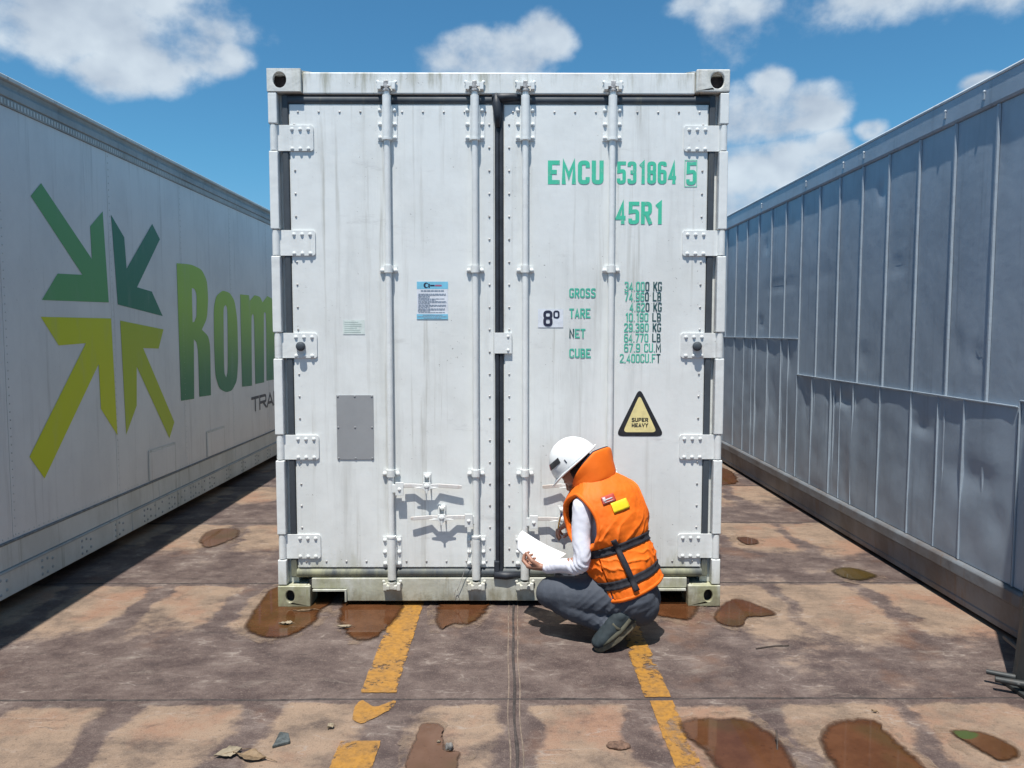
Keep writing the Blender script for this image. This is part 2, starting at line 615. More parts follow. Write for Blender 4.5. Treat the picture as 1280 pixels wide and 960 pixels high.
def deck_mat():
    mt, n = new_mat('rusty_steel_deck')
    p = n.obj()
    x, y, z = n.xyz(p)
    wv = n.noise(p, 2.0, 5, .62, color=True)
    wx, wy, wz = n.xyz(wv)
    xs = n.m('ADD', n.m('ADD', x, -0.075), n.m('MULTIPLY', n.m('SUBTRACT', wx, .5), .42))
    u = n.m('MULTIPLY', n.m('ABSOLUTE', n.m('SUBTRACT', n.m('FRACT', n.m('ADD', n.m('DIVIDE', xs, 0.515), 50.0)), .5)), 2.0)    # 1 on a stiffener
    ys = n.m('ADD', n.m('ADD', y, 1.04), n.m('MULTIPLY', n.m('SUBTRACT', wy, .5), .16))
    v = n.m('FRACT', n.m('ADD', n.m('DIVIDE', ys, 1.44), 20.0))           # 0 just beyond a transverse seam
    big = n.noise(p, 0.9, 4, .6)
    med = n.noise(n.map(p, scale=(1, 1.25, 1)), 4.2, 7, .72)
    fine = n.noise(p, 46, 4, .72)
    wipe = n.noise(n.map(n.vm('ADD', p, n.vm('MULTIPLY', wv, (.0, .30, 0))), rot=(0, 0, .15), scale=(2.4, 11, 1)), 1.0, 6, .74)
    # dried silt lies in the shallow dishes between the frames, worn dark steel on top of the frames
    cell = n.m('MULTIPLY', n.m('SUBTRACT', 1.0, n.ss(u, .55, .96)), n.m('MULTIPLY', n.ss(v, .28, .66), n.m('SUBTRACT', 1.0, n.ss(v, .955, .99))))
    side = n.ss(n.m('ABSOLUTE', n.m('ADD', x, -0.15)), 0.75, 1.9)
    foot = n.m('MULTIPLY', n.m('MULTIPLY', n.ss(y, -1.06, -1.02), n.m('SUBTRACT', 1.0, n.ss(y, .3, .7))), n.m('SUBTRACT', 1.0, n.ss(n.m('ABSOLUTE', n.m('ADD', x, -0.15)), .8, 1.25)))
    s = n.m('SUBTRACT', n.m('MULTIPLY', cell, .76), .44)
    s = n.m('ADD', s, n.m('MULTIPLY', n.m('SUBTRACT', big, .5), 1.1))
    s = n.m('ADD', s, n.m('MULTIPLY', n.m('SUBTRACT', med, .5), 1.5))
    s = n.m('ADD', s, n.m('MULTIPLY', n.m('SUBTRACT', wipe, .5), .30))
    s = n.m('ADD', s, n.m('MULTIPLY', n.ss(x, .7, 1.7), .24))
    s = n.m('ADD', s, n.m('MULTIPLY', n.ss(x, -1.0, -2.0), .10))
    s = n.m('SUBTRACT', s, n.m('MULTIPLY', foot, .34))
    pale = n.ss(s, -.16, .34)
    steel = n.ramp(med, [(.28, (.042, .029, .028)), (.42, (.080, .057, .052)), (.55, (.124, .092, .081)), (.68, (.195, .154, .134))])
    steel = n.mix(n.m('MULTIPLY', n.ss(n.noise(p, 1.4, 4, .65), .55, .72), .7), steel, (.165, .088, .056))
    silt = n.mix(n.ss(med, .34, .62), (.165, .122, .092), (.272, .194, .138))
    silt = n.mix(n.m('MULTIPLY', n.ss(wz, .50, .66), .8), silt, (.262, .148, .098))
    col = n.mix(pale, steel, silt)
    scr = n.m('MULTIPLY', n.ss(wipe, .55, .70), n.m('SUBTRACT', 1.0, n.m('MULTIPLY', pale, .75)))
    col = n.mix(n.m('MULTIPLY', scr, .62), col, (.215, .178, .150))
    col = n.mix(n.m('MULTIPLY', n.ss(wipe, .44, .30), .55), col, (.060, .046, .043))
    chips = n.m('MULTIPLY', n.m('SUBTRACT', 1.0, n.ss(n.vor(n.map(p, scale=(1, 2.2, 1)), 17), .0, .13)), n.ss(big, .50, .60))
    col = n.mix(n.m('MULTIPLY', chips, .5), col, (.33, .28, .24))
    ln = n.noise(n.map(p, rot=(0, 0, .6), scale=(1, 3.2, 1)), 1.9, 3, .55)
    line = n.m('MULTIPLY', n.m('SUBTRACT', 1.0, n.ss(n.m('ABSOLUTE', n.m('SUBTRACT', ln, .5)), .0, .010)), n.ss(med, .46, .6))
    col = n.mix(n.m('MULTIPLY', line, .6), col, (.30, .255, .22))
    ln2 = n.m('SUBTRACT', 1.0, n.ss(n.m('ABSOLUTE', n.m('SUBTRACT', ln, .60)), .0, .008))
    col = n.mix(n.m('MULTIPLY', n.m('MULTIPLY', ln2, n.m('SUBTRACT', 1.0, pale)), .5), col, (.05, .04, .037))
    col = n.mix(n.m('MULTIPLY', n.ss(fine, .57, .70), .5), col, (.048, .036, .032))
    col = n.mix(n.m('MULTIPLY', n.ss(fine, .44, .28), .38), col, (.30, .235, .19))
    grain = n.noise(p, 170, 3, .75)
    col = n.mix(n.m('MULTIPLY', n.ss(grain, .56, .68), .50), col, (.040, .031, .028))
    col = n.mix(n.m('MULTIPLY', n.ss(grain, .44, .32), .42), col, (.34, .27, .22))
    h = n.m('ADD', n.m('ADD', n.m('MULTIPLY', fine, .5), n.m('MULTIPLY', grain, .25)), n.m('MULTIPLY', med, 1.2))
    rough = n.m('ADD', .60, n.m('MULTIPLY', pale, .25))
    n.principled(col, rough, normal=n.bump(h, .55, .008), spec=.22)
    return mt


M['deck'] = deck_mat()
deck = MB().box(-16, 16, -14, 48, -0.35, 0.0).build('deck', M['deck'])
tag(deck, kind='structure')
# weld beads between the deck plates
bead_m = plain('weld_bead', (.042, .033, .030), .85, .0, .5, 35, .5)
bead_p = plain('silt_along_weld', (.165, .125, .095), .8, 0, .4, 25, .3)


def bead(path, r, nm='weld_seam', mat=None):
    mb = MB()
    pts = []
    a, b = Vector(path[0]), Vector(path[1])
    L = (b - a).length
    k = int(L / .06)
    for i in range(k + 1):
        p = a.lerp(b, i / k)
        p += Vector(((mnoise.noise(p * 3.1)) * .010, (mnoise.noise(p * 2.7 + Vector((9, 0, 0)))) * .010, -r * .45))
        pts.append(p)
    mb.tube(pts, [r * (1 + .35 * mnoise.noise(p * 9)) for p in pts], 8)
    return mb.build(nm, mat or bead_m, deck, smooth=True)


for yy in (-2.48, -1.04, .40, 1.84, 3.28):
    bead(((-9, yy, 0), (9, yy, 0)), .007)
bead(((.075, -4.2, 0), (.075, 9, 0)), .0075)
bead(((.050, -4.2, 0), (.050, 1, 0)), .0035, 'weld_seam', bead_p)
bead(((.097, -4.2, 0), (.097, 1, 0)), .0035, 'weld_seam', bead_p)
bead(((-4.0, -4.2, 0), (-4.0, 9, 0)), .011)
bead(((4.2, -4.2, 0), (4.2, 9, 0)), .011)


# worn yellow lines
def yellow_mat(cx, hw):
    mt, n = new_mat('worn_yellow_paint')
    p = n.obj()
    x, y, z = n.xyz(p)
    a = n.noise(p, 9, 6, .7)
    b = n.noise(p, 42, 4, .7)
    c = n.noise(p, 1.6, 3, .6)
    wear = n.m('ADD', n.m('ADD', n.m('MULTIPLY', a, .7), n.m('MULTIPLY', b, .4)), n.m('MULTIPLY', c, .5))
    wear = n.m('ADD', wear, n.m('MULTIPLY', n.ss(n.m('ABSOLUTE', n.m('DIVIDE', n.m('SUBTRACT', x, cx), hw)), .6, 1.1), .09))
    al = n.m('MULTIPLY', n.m('SUBTRACT', 1.0, n.ss(wear, .84, .95)), n.m('ADD', .78, n.m('MULTIPLY', n.ss(b, .6, .4), .20)))
    col = n.mix(n.ss(a, .35, .65), (.375, .180, .026), (.295, .150, .036))
    col = n.mix(n.m('MULTIPLY', n.ss(b, .52, .68), .6), col, (.26, .15, .06))
    n.principled(col, .6, alpha=al, normal=n.bump(b, .3, .004))
    return mt


M['yellow'] = yellow_mat(-.50, .075)
M['yellow_thin'] = yellow_mat(.672, .052)


def rough_patch(pts, amp, seed, step=.02, z=.004, curve=True):
    """outline through measured points, broken up like a real edge"""
    pts = [Vector((p[0], p[1], 0)) for p in pts]
    m = len(pts)
    out = []
    for i in range(m):
        p0, p1, p2, p3 = pts[i - 1], pts[i], pts[(i + 1) % m], pts[(i + 2) % m]
        k = max(2, int((p2 - p1).length / step))
        for j in range(k):
            t = j / k
            q = 0.5 * ((2 * p1) + (p2 - p0) * t + (2 * p0 - 5 * p1 + 4 * p2 - p3) * t * t + (3 * p1 - p0 - 3 * p2 + p3) * t ** 3)
            if not curve:
                q = p1.lerp(p2, t)
            s = Vector((seed * 3.7, seed * 1.3, 0))
            d = Vector((mnoise.noise(q * 9 + s) + .8 * mnoise.noise(q * 24 + s) + .7 * mnoise.noise(q * 60 + s), mnoise.noise(q * 9 - s) + .8 * mnoise.noise(q * 24 - s) + .7 * mnoise.noise(q * 60 - s), 0))
            out.append(q + d * amp)
    return [Vector((q.x, q.y, z)) for q in out]


def sheet(name, loop, mat, parent=None):
    mb = MB()
    tris = tessellate_polygon([loop])
    mb.add(loop, [tuple(t) for t in tris])
    return mb.build(name, mat, parent)


def edge_pts(x0, x1, ya, yb, n=14):
    a = [(x0, ya + (yb - ya) * i / n) for i in range(n + 1)]
    return a + [(x1, yb + (ya - yb) * i / n) for i in range(n + 1)]


def line_sheet(x0, x1, ya, yb, seed):
    lp = rough_patch(edge_pts(x0, x1, ya, yb), .0030, seed, .012, curve=False)
    o = sheet('painted_line', lp, M['yellow' if x0 < 0 else 'yellow_thin'])
    return tag(o, kind='structure')


line_sheet(-.575, -.425, -.985, .9, 1)
tag(sheet('painted_line', rough_patch([G(441, 893), G(452, 876), G(470, 884), G(493, 876), G(490, 886), G(470, 897), G(455, 905), G(442, 902)], .006, 2, .012, .004), M['yellow']), kind='structure')
line_sheet(-.575, -.425, -2.6, -1.36, 3)
line_sheet(.615, .725, -1.03, .9, 4)
line_sheet(.63, .725, -2.6, -1.06, 5)


def puddle_mat(name, deep, shallow, algae=None):
    mt, n = new_mat(name)
    p = n.obj()
    f = n.noise(p, 5, 6, .68)
    col = n.mix(n.ss(f, .35, .65), deep, shallow)
    col = n.mix(n.m('MULTIPLY', n.ss(n.noise(p, 2.2, 3, .6), .5, .66), .6), col, (.060, .040, .014))
    col = n.mix(n.m('MULTIPLY', n.ss(n.noise(p, 55, 4, .7), .6, .72), .5), col, tuple(v * .35 for v in deep))
    if algae:
        x, y, z = n.xyz(p)
        k = n.noise(p, 16, 5, .7)
        ax = n.m('SUBTRACT', 1.0, n.ss(n.vm('LENGTH', n.map(p, loc=(algae[0], algae[1], 0.003), scale=(algae[2], algae[3], 1), typ='TEXTURE')), .3, 1.0))
        col = n.mix(n.ss(n.m('ADD', ax, n.m('SUBTRACT', k, .5)), .3, .6), col, (.055, .075, .022))
    at = n.node('ShaderNodeAttribute', attribute_name='depth').outputs['Fac']
    k = n.m('ADD', at, n.m('MULTIPLY', n.m('SUBTRACT', n.noise(p, 34, 4, .7), .5), .9))
    al = n.m('ADD', .30, n.m('MULTIPLY', n.ss(k, .05, .75), .70))
    col = n.mix(n.ss(k, .9, .2), col, tuple(v * .62 for v in deep))
    rough = n.m('ADD', .04, n.m('MULTIPLY', n.m('SUBTRACT', 1.0, n.ss(k, .1, .6)), .35))
    n.principled(col, rough, normal=n.bump(n.noise(p, 3, 2, .5), .02, .01), spec=.42, IOR=1.33, alpha=al)
    return mt


M['puddle'] = puddle_mat('muddy_water', (.074, .029, .012), (.108, .045, .020))
M['puddle_silty'] = puddle_mat('silty_water', (.105, .054, .033), (.135, .074, .048))
M['puddle_olive'] = puddle_mat('olive_water', (.060, .040, .012), (.085, .055, .018))
pond = [
    ([(346, 735), (322, 757), (306, 781), (312, 793), (333, 799), (359, 798), (380, 788), (396, 777), (403, 764), (416, 752), (418, 735)], 'puddle', .004),
    ([(433, 748), (421, 772), (427, 784), (441, 801), (462, 801), (484, 787), (496, 775), (506, 754), (505, 742), (440, 740)], 'puddle', .006),
    ([(550, 748), (543, 772), (551, 789), (565, 782), (589, 782), (606, 768), (615, 754), (612, 744), (552, 742)], 'puddle', .006),
    ([(805, 750), (807, 765), (825, 772), (850, 776), (865, 775), (872, 765), (871, 745), (808, 744)], 'puddle', .004),
    ([(900, 759), (892, 774), (907, 784), (928, 784), (937, 774), (971, 769), (952, 759), (926, 750), (911, 752)], 'puddle', .004),
    ([(921, 673), (930, 681), (947, 681), (947, 676), (932, 672)], 'puddle', .004),
    ([(1039, 714), (1050, 722), (1072, 727), (1097, 722), (1080, 714), (1057, 710)], 'puddle_olive', .003),
    ([(847, 907), (862, 900), (911, 898), (937, 902), (967, 919), (986, 941), (996, 962), (1000, 1000), (930, 1010), (896, 962), (874, 937), (855, 922)], 'puddle', .006),
    ([(1031, 909), (1065, 900), (1091, 900), (1110, 915), (1132, 937), (1157, 958), (1175, 1000), (1060, 1010), (1039, 960), (1024, 930)], 'puddle', .006),
    ([(1187, 915), (1215, 915), (1237, 919), (1271, 937), (1272, 951), (1252, 954), (1230, 943), (1207, 930)], 'algae', .004),
    ([(528, 907), (544, 904.5), (552, 908), (555, 912), (553, 919), (555, 929), (560, 942), (577, 941), (575, 950), (572, 962), (562, 1000), (505, 1000), (506, 962), (511, 942), (514, 931), (522, 918)], 'puddle_silty', .004),
    ([(249, 675), (265, 663), (296, 662), (298, 672), (275, 682), (255, 685)], 'puddle_silty', .006),
    ([(898, 586), (908, 587), (919, 594), (921, 604), (904, 607), (896, 606)], 'puddle', .010),
]
ac = G(1200, 920)
M['algae'] = puddle_mat('algae_water', (.078, .034, .014), (.105, .05, .022), (ac.x, ac.y, .10, .05))


def rim_mat():
    mt, n = new_mat('damp_silt_rim')
    p = n.obj()
    a = n.noise(p, 30, 4, .7)
    n.principled(n.mix(a, (.225, .160, .112), (.27, .19, .135)), .8, alpha=n.m('MULTIPLY', n.ss(n.noise(p, 12, 4, .7), .42, .66), .55))
    return mt


M['rim'] = rim_mat()


def pool(loop, c, mat):
    """shallow water: the attribute depth runs from 0 at the shore to 1"""
    m = len(loop)
    size = min((q - c).length for q in loop)
    rings = [loop]
    for k in (.35, 1.0):
        w = min(.045, size * .45) * k
        rings.append([q + (Vector((c.x, c.y, q.z)) - q).normalized() * w for q in loop])
    mb = MB()
    vs_ = [q for r in rings for q in r]
    fs_ = [(j * m + i, j * m + (i + 1) % m, (j + 1) * m + (i + 1) % m, (j + 1) * m + i) for j in range(2) for i in range(m)]
    fs_ += [tuple(2 * m + i for i in t) for t in tessellate_polygon([rings[2]])]
    mb.add(vs_, fs_)
    me = bpy.data.meshes.new('puddle')
    me.from_pydata([tuple(q) for q in vs_], [], fs_)
    a = me.attributes.new('depth', 'FLOAT', 'POINT')
    a.data.foreach_set('value', [0.0] * m + [.45] * m + [1.0] * m)
    me.materials.append(mat)
    o = bpy.data.objects.new('puddle', me)
    COL.objects.link(o)
    for pl in me.polygons:
        if pl.normal.z < 0:
            pl.flip()
    return o

for i, (poly, mk, amp) in enumerate(pond):
    pts = [G(*q) for q in poly]
    c = sum(pts, Vector()) / len(pts)
    tag(pool(rough_patch(pts, amp * 1.9, i + 1.5, .008, .0075), c, M[mk]), kind='structure')
    rim = []
    for q in pts:
        d = q - c
        rim.append(q + d.normalized() * (.025 + .05 * (mnoise.noise(q * 4) + .5)))
    tag(sheet('silt_rim', rough_patch(rim, .02, i + 4.5, .02, .0038 + .0001 * i), M['rim']), kind='structure')
# ================================================================== the white refrigerated container
W2, HH = 1.219, 2.896
box_ = thing('shipping_container', 'white refrigerated shipping container with closed double doors and green stencilled numbers', 'container', (0, 6.1, 0))
# --- carcass
MB().box(-1.20, -1.14, .15, 12.05, .16, 2.80).build('side_wall', M['white'], box_)
MB().box(1.14, 1.20, .15, 12.05, .16, 2.80).build('side_wall', M['white'], box_)
MB().box(-1.205, 1.205, .10, 12.08, 2.80, 2.868).build('roof', M['white'], box_, bevel=.006)
MB().box(-1.20, 1.20, 12.05, 12.10, .16, 2.80).build('front_wall', M['white'], box_)
MB().box(-1.10, 1.10, .14, 12.0, .155, .235).build('floor', M['dark'], box_)
for s in (-1, 1):
    MB().box(min(s * 1.212, s * 1.10), max(s * 1.212, s * 1.10), .19, 11.9, .03, .155).build('bottom_rail', M['white'], box_, bevel=.004)


def oval(cx, cz, rx, rz, n=24, p=2.0):
    out = []
    for k in range(n):
        a = 2 * math.pi * k / n
        ca, sa = math.cos(a), math.sin(a)
        out.append((cx + rx * math.copysign(abs(ca) ** (2 / p), ca), cz + rz * math.copysign(abs(sa) ** (2 / p), sa)))
    return out


def casting(s, z0, y0, back=False, hole=(.036, .042)):
    """hollow corner fitting with an oval hole in the end face and in the top"""
    x0, x1 = (-W2, -W2 + .178) if s < 0 else (W2 - .178, W2)
    z1, y1, t = z0 + .118, y0 + .162, .026
    cx = (x0 + x1) / 2 + (-.022 if s < 0 else .022)
    mb = MB()
    fr = [(x0, z0), (x1, z0), (x1, z1), (x0, z1)]
    fy = y1 - t if back else y0
    mb.extrude([[(p[0], fy, p[1]) for p in fr], [(p[0], fy, p[1]) for p in oval(cx, z0 + .06, *hole)]], (0, t, 0))
    by = y0 if back else y1 - t
    mb.box(x0, x1, by, by + t, z0, z1)
    ya, yb = y0 + t, y1 - t
    for xx in ((x0, x0 + t), (x1 - t, x1)):
        mb.box(xx[0], xx[1], ya, yb, z0, z1)
    zz = z1 - t if z0 > 1 else z0
    mb.extrude([[(x0 + t, ya, zz), (x1 - t, ya, zz), (x1 - t, yb, zz), (x0 + t, yb, zz)],
                [(p[0], p[1], zz) for p in oval((x0 + x1) / 2, (ya + yb) / 2, .016, .030)]], (0, 0, t))
    zo = z0 if z0 > 1 else z1 - t
    mb.box(x0 + t, x1 - t, ya, yb, zo, zo + t)
    cst = mb.build('corner_casting', M['casting'], box_, bevel=.007, seg=3)
    MB().box(x0 + t + .002, x1 - t - .002, (y0 + t + .018) if not back else ya + .002, (yb - .002) if not back else yb - .018, z0 + t + .002, z1 - t - .002).build('casting_shade_block', M['rust_shade'], cst)  # block added behind the hole so that the inside looks dark
    return cst


for s in (-1, 1):
    casting(s, HH - .118, 0.0)
    casting(s, 0.004, -.002, hole=(.024, .034))
    casting(s, HH - .118, 12.03, True)
    casting(s, 0.004, 12.03, True)

# --- corner posts: a front flange broken at each hinge, and the return behind the door seal
hz = [2.543, 1.992, 1.443, .888, .337]
for s in (-1, 1):
    mb = MB()
    ed = [.124] + sum([[z - .0685, z + .0685] for z in reversed(hz)], []) + [HH - .120]
    for k in range(0, len(ed), 2):
        a, b = sorted((s * 1.217, s * 1.170))
        mb.box(a, b, .002, .062, ed[k] + .002, ed[k + 1] - .002)
    mb.build('corner_post', M['white_clean'], box_, bevel=.005)
    a, b = sorted((s * 1.212, s * 1.118))
    MB().box(a, b, .0625, .150, .124, HH - .120).build('post_return', M['white_clean'], box_)
# --- header and sill
hd = MB().box(-1.039, 1.039, .022, .10, 2.772, 2.884)
header = hd.build('header', M['white'], box_, bevel=.006)
for s in (-1, 1):
    a, b = sorted((s * 1.039, s * 0.995))
    MB().extrude([[(s * 1.0385, .026, 2.885), (s * .985, .026, 2.885), (s * 1.0385, .026, 2.893)]], (0, .06, 0)).build('gusset', M['white'], header)
sx0 = 1.037
nx0, nx1 = .853, 1.030
nz = .090
zn = nz + .012
mb = MB().extrude([[(-nx0 + .004, .018, .030), (nx0 - .004, .018, .030), (nx0 - .004, .018, zn), (sx0, .018, zn), (sx0, .018, .160), (-sx0, .018, .160), (-sx0, .018, zn), (-nx0 + .004, .018, zn)]], (0, .077, 0))
sill = mb.build('sill', M['sill'], box_, bevel=.004)
for s in (-1, 1):
    mb = MB()
    a, b = sorted((s * nx0, s * nx1))
    xi = a if s > 0 else b
    mb.extrude([[(p[0], .004, p[1]) for p in ((xi - s * .010, .030), (xi, .030), (xi, nz), (s * nx1, nz), (s * nx1, nz + .011), (xi - s * .010, nz + .011))]], (0, .0135, 0))
    mb.build('notch_rim', M['white_clean'], sill, bevel=.002)
    MB().box(a, b, .52, .54, .03, .155).build('cross_member', M['dark'], box_)
    MB().box(a - (.003 if s > 0 else .02), b + (.02 if s > 0 else .003), .022, .52, .105, .150).build('pocket_roof', M['dark'], box_)

# --- seals round the doors
mb = MB().tube([(-1.12, .052, 2.745), (1.12, .052, 2.745)], .0265, 14)
mb.build('top_gasket', M['rubber_grey'], box_, smooth=35)
mb = MB().tube([(-1.12, .046, .185), (1.12, .046, .185)], .0265, 14)
mb.build('bottom_gasket', M['rubber_grey'], box_, smooth=35)
for s in (-1, 1):
    a, b = sorted((s * 1.152, s * 1.119))
    MB().box(a, b, .026, .0615, .165, 2.768).build('side_gasket', M['rubber_grey'], box_, bevel=.006)

# --- doors
ZB, ZT = .221, 2.716
doors = []
for s in (-1, 1):
    xa, xb = (-1.117, -.022) if s < 0 else (.024, 1.117)
    mb = MB().box(xa, xb, DOOR_Y + .006, .10, ZB - .008, ZT + .006)
    d = mb.build('door', M['white'], box_, bevel=.003)
    tag(d, 'left hand door leaf with grey patch and blue notice' if s < 0 else 'right hand door leaf with green lettering and warning triangle')
    doors.append((d, xa, xb))

    # outer skin, very slightly oil-canned
    def skin(u, v, xa=xa, xb=xb):
        x, z = xa + .008 + (xb - xa - .016) * u, ZB + (ZT - ZB) * v
        e = min(u, 1 - u, v * 2, (1 - v) * 2)
        f = min(1.0, e * 8)
        dd = .0006 + (.0009 * mnoise.noise(Vector((x * 2.1, z * 1.6, s * 3))) + .0003 * mnoise.noise(Vector((x * 7, z * 3, s)))) * f
        return (x, DOOR_Y + dd, z)
    mb = MB().grid(skin, 24, 50)
    # turned-in edges
    k = .0065
    for (p, q) in (((xa + .008, ZB), (xb - .008, ZB)), ((xb - .008, ZB), (xb - .008, ZT)), ((xb - .008, ZT), (xa + .008, ZT)), ((xa + .008, ZT), (xa + .008, ZB))):
        mb.add([(p[0], DOOR_Y, p[1]), (q[0], DOOR_Y, q[1]), (q[0], DOOR_Y + k, q[1]), (p[0], DOOR_Y + k, p[1])], [(0, 1, 2, 3)])
    mb.build('outer_skin', M['white'], d, smooth=20)
    # pop rivets along the edges
    mb = MB()
    ri = []
    nx = 9
    for zz in (ZT - .035, ZB + .030):
        ri += [(xa + .05 + (xb - xa - .10) * i / nx, zz) for i in range(nx + 1)]
    for xx in (xa + .030, xb - .030):
        ri += [(xx, ZB + .10 + (ZT - ZB - .20) * i / 19) for i in range(20)]
    for (x, z) in ri:
        mb.ball((x, DOOR_Y - .0005, z), .0062, 7, 4, (1, .6, 1))
    tag(mb.build('rivets', M['keeper'], d, smooth=True), kind='stuff')

dl, dr = doors[0][0], doors[1][0]
# centre seal, black, two lips
mb = MB().box(-.0205, -.0005, .020, .060, .160, 2.74).box(.0008, .0215, .022, .060, .175, 2.735)
mb.box(-.030, .0, .012, .058, .165, .255)
cg = mb.build('centre_gasket', M['rubber'], box_, bevel=.005)
mb = MB().tube([(-.035, .03, 2.760), (.02, .022, 2.752), (.075, .028, 2.758), (.13, .035, 2.750)], [.018, .025, .022, .016], 8)
mb.tube([(-.015, .02, 2.775), (-.012, .016, 2.72), (-.006, .018, 2.66), (-.006, .022, 2.60)], [.010, .024, .022, .012], 8)
mb.build('torn_seal', M['rubber'], cg, smooth=True)
mb = MB()
mb.tube([(-.03, .018, .178), (.04, .018, .172), (.12, .022, .178)], [.022, .023, .018], 8)
mb.build('torn_seal', M['rubber'], cg, smooth=True)


# --- hinges
def hinge(s, z, door, bumper):
    h = .0675
    x0, x1 = s * 1.186, s * .985
    mb = MB()
    lp = [(x0, z - h), (x1 - s * -.0 , z - h), (x1, z + h), (x0, z + h)]
    r = .014
    pts = [(x0, z - h)]
    for (cx, cz, a0) in ((x1 + s * r, z - h + r, -90), (x1 + s * r, z + h - r, 0)):
        for k in range(5):
            a = R_(a0 + 90 * k / 4)
            pts.append((cx - s * r * math.cos(a), cz + r * math.sin(a)))
    pts.append((x0, z + h))
    mb.extrude([[(p[0], .0225, p[1]) for p in pts]], (0, .0072, 0))
    hb = mb.build('hinge', M['white_clean'], door, bevel=.002)
    mb = MB()
    for zz in (z + h - .022, z - h + .012):
        for k in range(3):
            mb.bolt(s * (1.098 - .043 * k), .0225, zz, .0085, .0075)
    tag(mb.build('hinge_bolts', M['white_clean'], door, smooth=40), kind='stuff')
    # knuckle on the post
    MB().tube([(s * 1.1935, .023, z - h + .002), (s * 1.1935, .023, z + h - .002)], .0205, 18).build('hinge_knuckle', M['white_clean'], door, smooth=40)
    if bumper:
        x = s * 1.072
        MB().tube([(x, .0224, z - .004), (x, .010, z - .004), (x, .008, z - .004), (x, .0075, z - .004), (x, -.008, z - .004), (x, -.010, z - .004)], [.025, .025, .023, .020, .020, .017], 18).build('door_bumper', M['rubber_grey'], door, smooth=40)


for s, d in ((-1, dl), (1, dr)):
    for i, z in enumerate(hz):
        hinge(s, z, d, i == 2)


# --- locking gear
def lock_bar(x, door):
    yb = .009
    mb = MB().tube([(x, yb, .19), (x, yb, 2.78)], .0165, 20)
    mb.build('locking_bar', M['white_clean'], door, smooth=40)
    for (z0, z1, pz0, pz1, bz) in ((2.530, 2.760, 2.530, 2.712, (2.545, 2.615, 2.688)), (.158, .392, .232, .392, (.240, .305, .372))):
        mb = MB()
        mb.tube([(x, yb - .001, z0), (x, yb - .001, z1)], .0232, 20)
        zc = z0 if z0 > 1 else z1
        mb.tube([(x, yb - .001, zc - .001), (x, yb - .001, zc + .009)], .0252, 20)
        mb.box(x - .052, x + .052, DOOR_Y - .0045, DOOR_Y - .0008, pz0, pz1)
        mb.box(x - .027, x + .027, DOOR_Y - .018, DOOR_Y - .0047, pz0 + .004, pz1 - .004)
        for bzz in bz:
            for sx in (-1, 1):
                mb.bolt(x + sx * .039, DOOR_Y - .0045, bzz, .0092, .010)
        mb.build('bar_guide', M['white_clean'], door, smooth=35)
    for zc in (1.852, .748):
        mb = MB()
        mb.tube([(x, yb - .001, zc - .019), (x, yb - .001, zc + .019)], .0222, 18)
        mb.box(x - .045, x + .045, DOOR_Y - .0045, DOOR_Y - .0008, zc - .017, zc + .019)
        mb.box(x - .024, x + .024, DOOR_Y - .017, DOOR_Y - .0047, zc - .016, zc + .018)
        for sx in (-1, 1):
            mb.bolt(x + sx * .036, DOOR_Y - .0045, zc - .006, .0105, .013)
        mb.build('bar_bracket', M['white_clean'], door, smooth=35)
    # cams and keepers
    for zc, up, hold in ((2.806, 1, header), (.118, -1, sill)):
        fy = .0215 if up > 0 else .0175
        mb = MB()
        mb.tube([(x, yb, zc - .026 * up), (x, yb, zc - .012 * up)], .0235, 14)
        mb.box(x - .012, x + .012, -.014, .012, zc - .012, zc + .026)
        mb.box(x - .034, x + .008, -.008, .010, zc - .010, zc + .012)
        mb.tube([(x + .006, -.006, zc - .002), (x + .034, -.004, zc + .010)], [.010, .006], 8)
        mb.build('cam', M['keeper'] if up > 0 else M['casting'], door, bevel=.003)
        mb = MB()
        mb.box(x - .050, x + .050, fy - .006, fy - .0005, zc - .020, zc + .020)
        for sx in (-1, 1):
            a, b = sorted((x + sx * .028, x + sx * .047))
            mb.box(a, b, -.012, fy - .0062, zc - .018, zc + .018)
            mb.box(min(x + sx * .0278, x + sx * .012), max(x + sx * .0278, x + sx * .012), -.015, -.004, zc + .004 * up - .008, zc + .004 * up + .012)
            mb.bolt(x + sx * .046, fy - .006, zc + .026, .008, .008)
        mb.build('cam_keeper', M['casting'] if up < 0 else M['white_clean'], hold, bevel=.003)


BX = [-.592, -.128, .140, .602]
for x, d in zip(BX, (dl, dl, dr, dr)):
    lock_bar(x, d)

rust_tip = painted('worn_handle_paint', (.70, .70, .69), (.55, .48, .42), (.35, .16, .08), streak=.9, spots=1.0, seed=5)


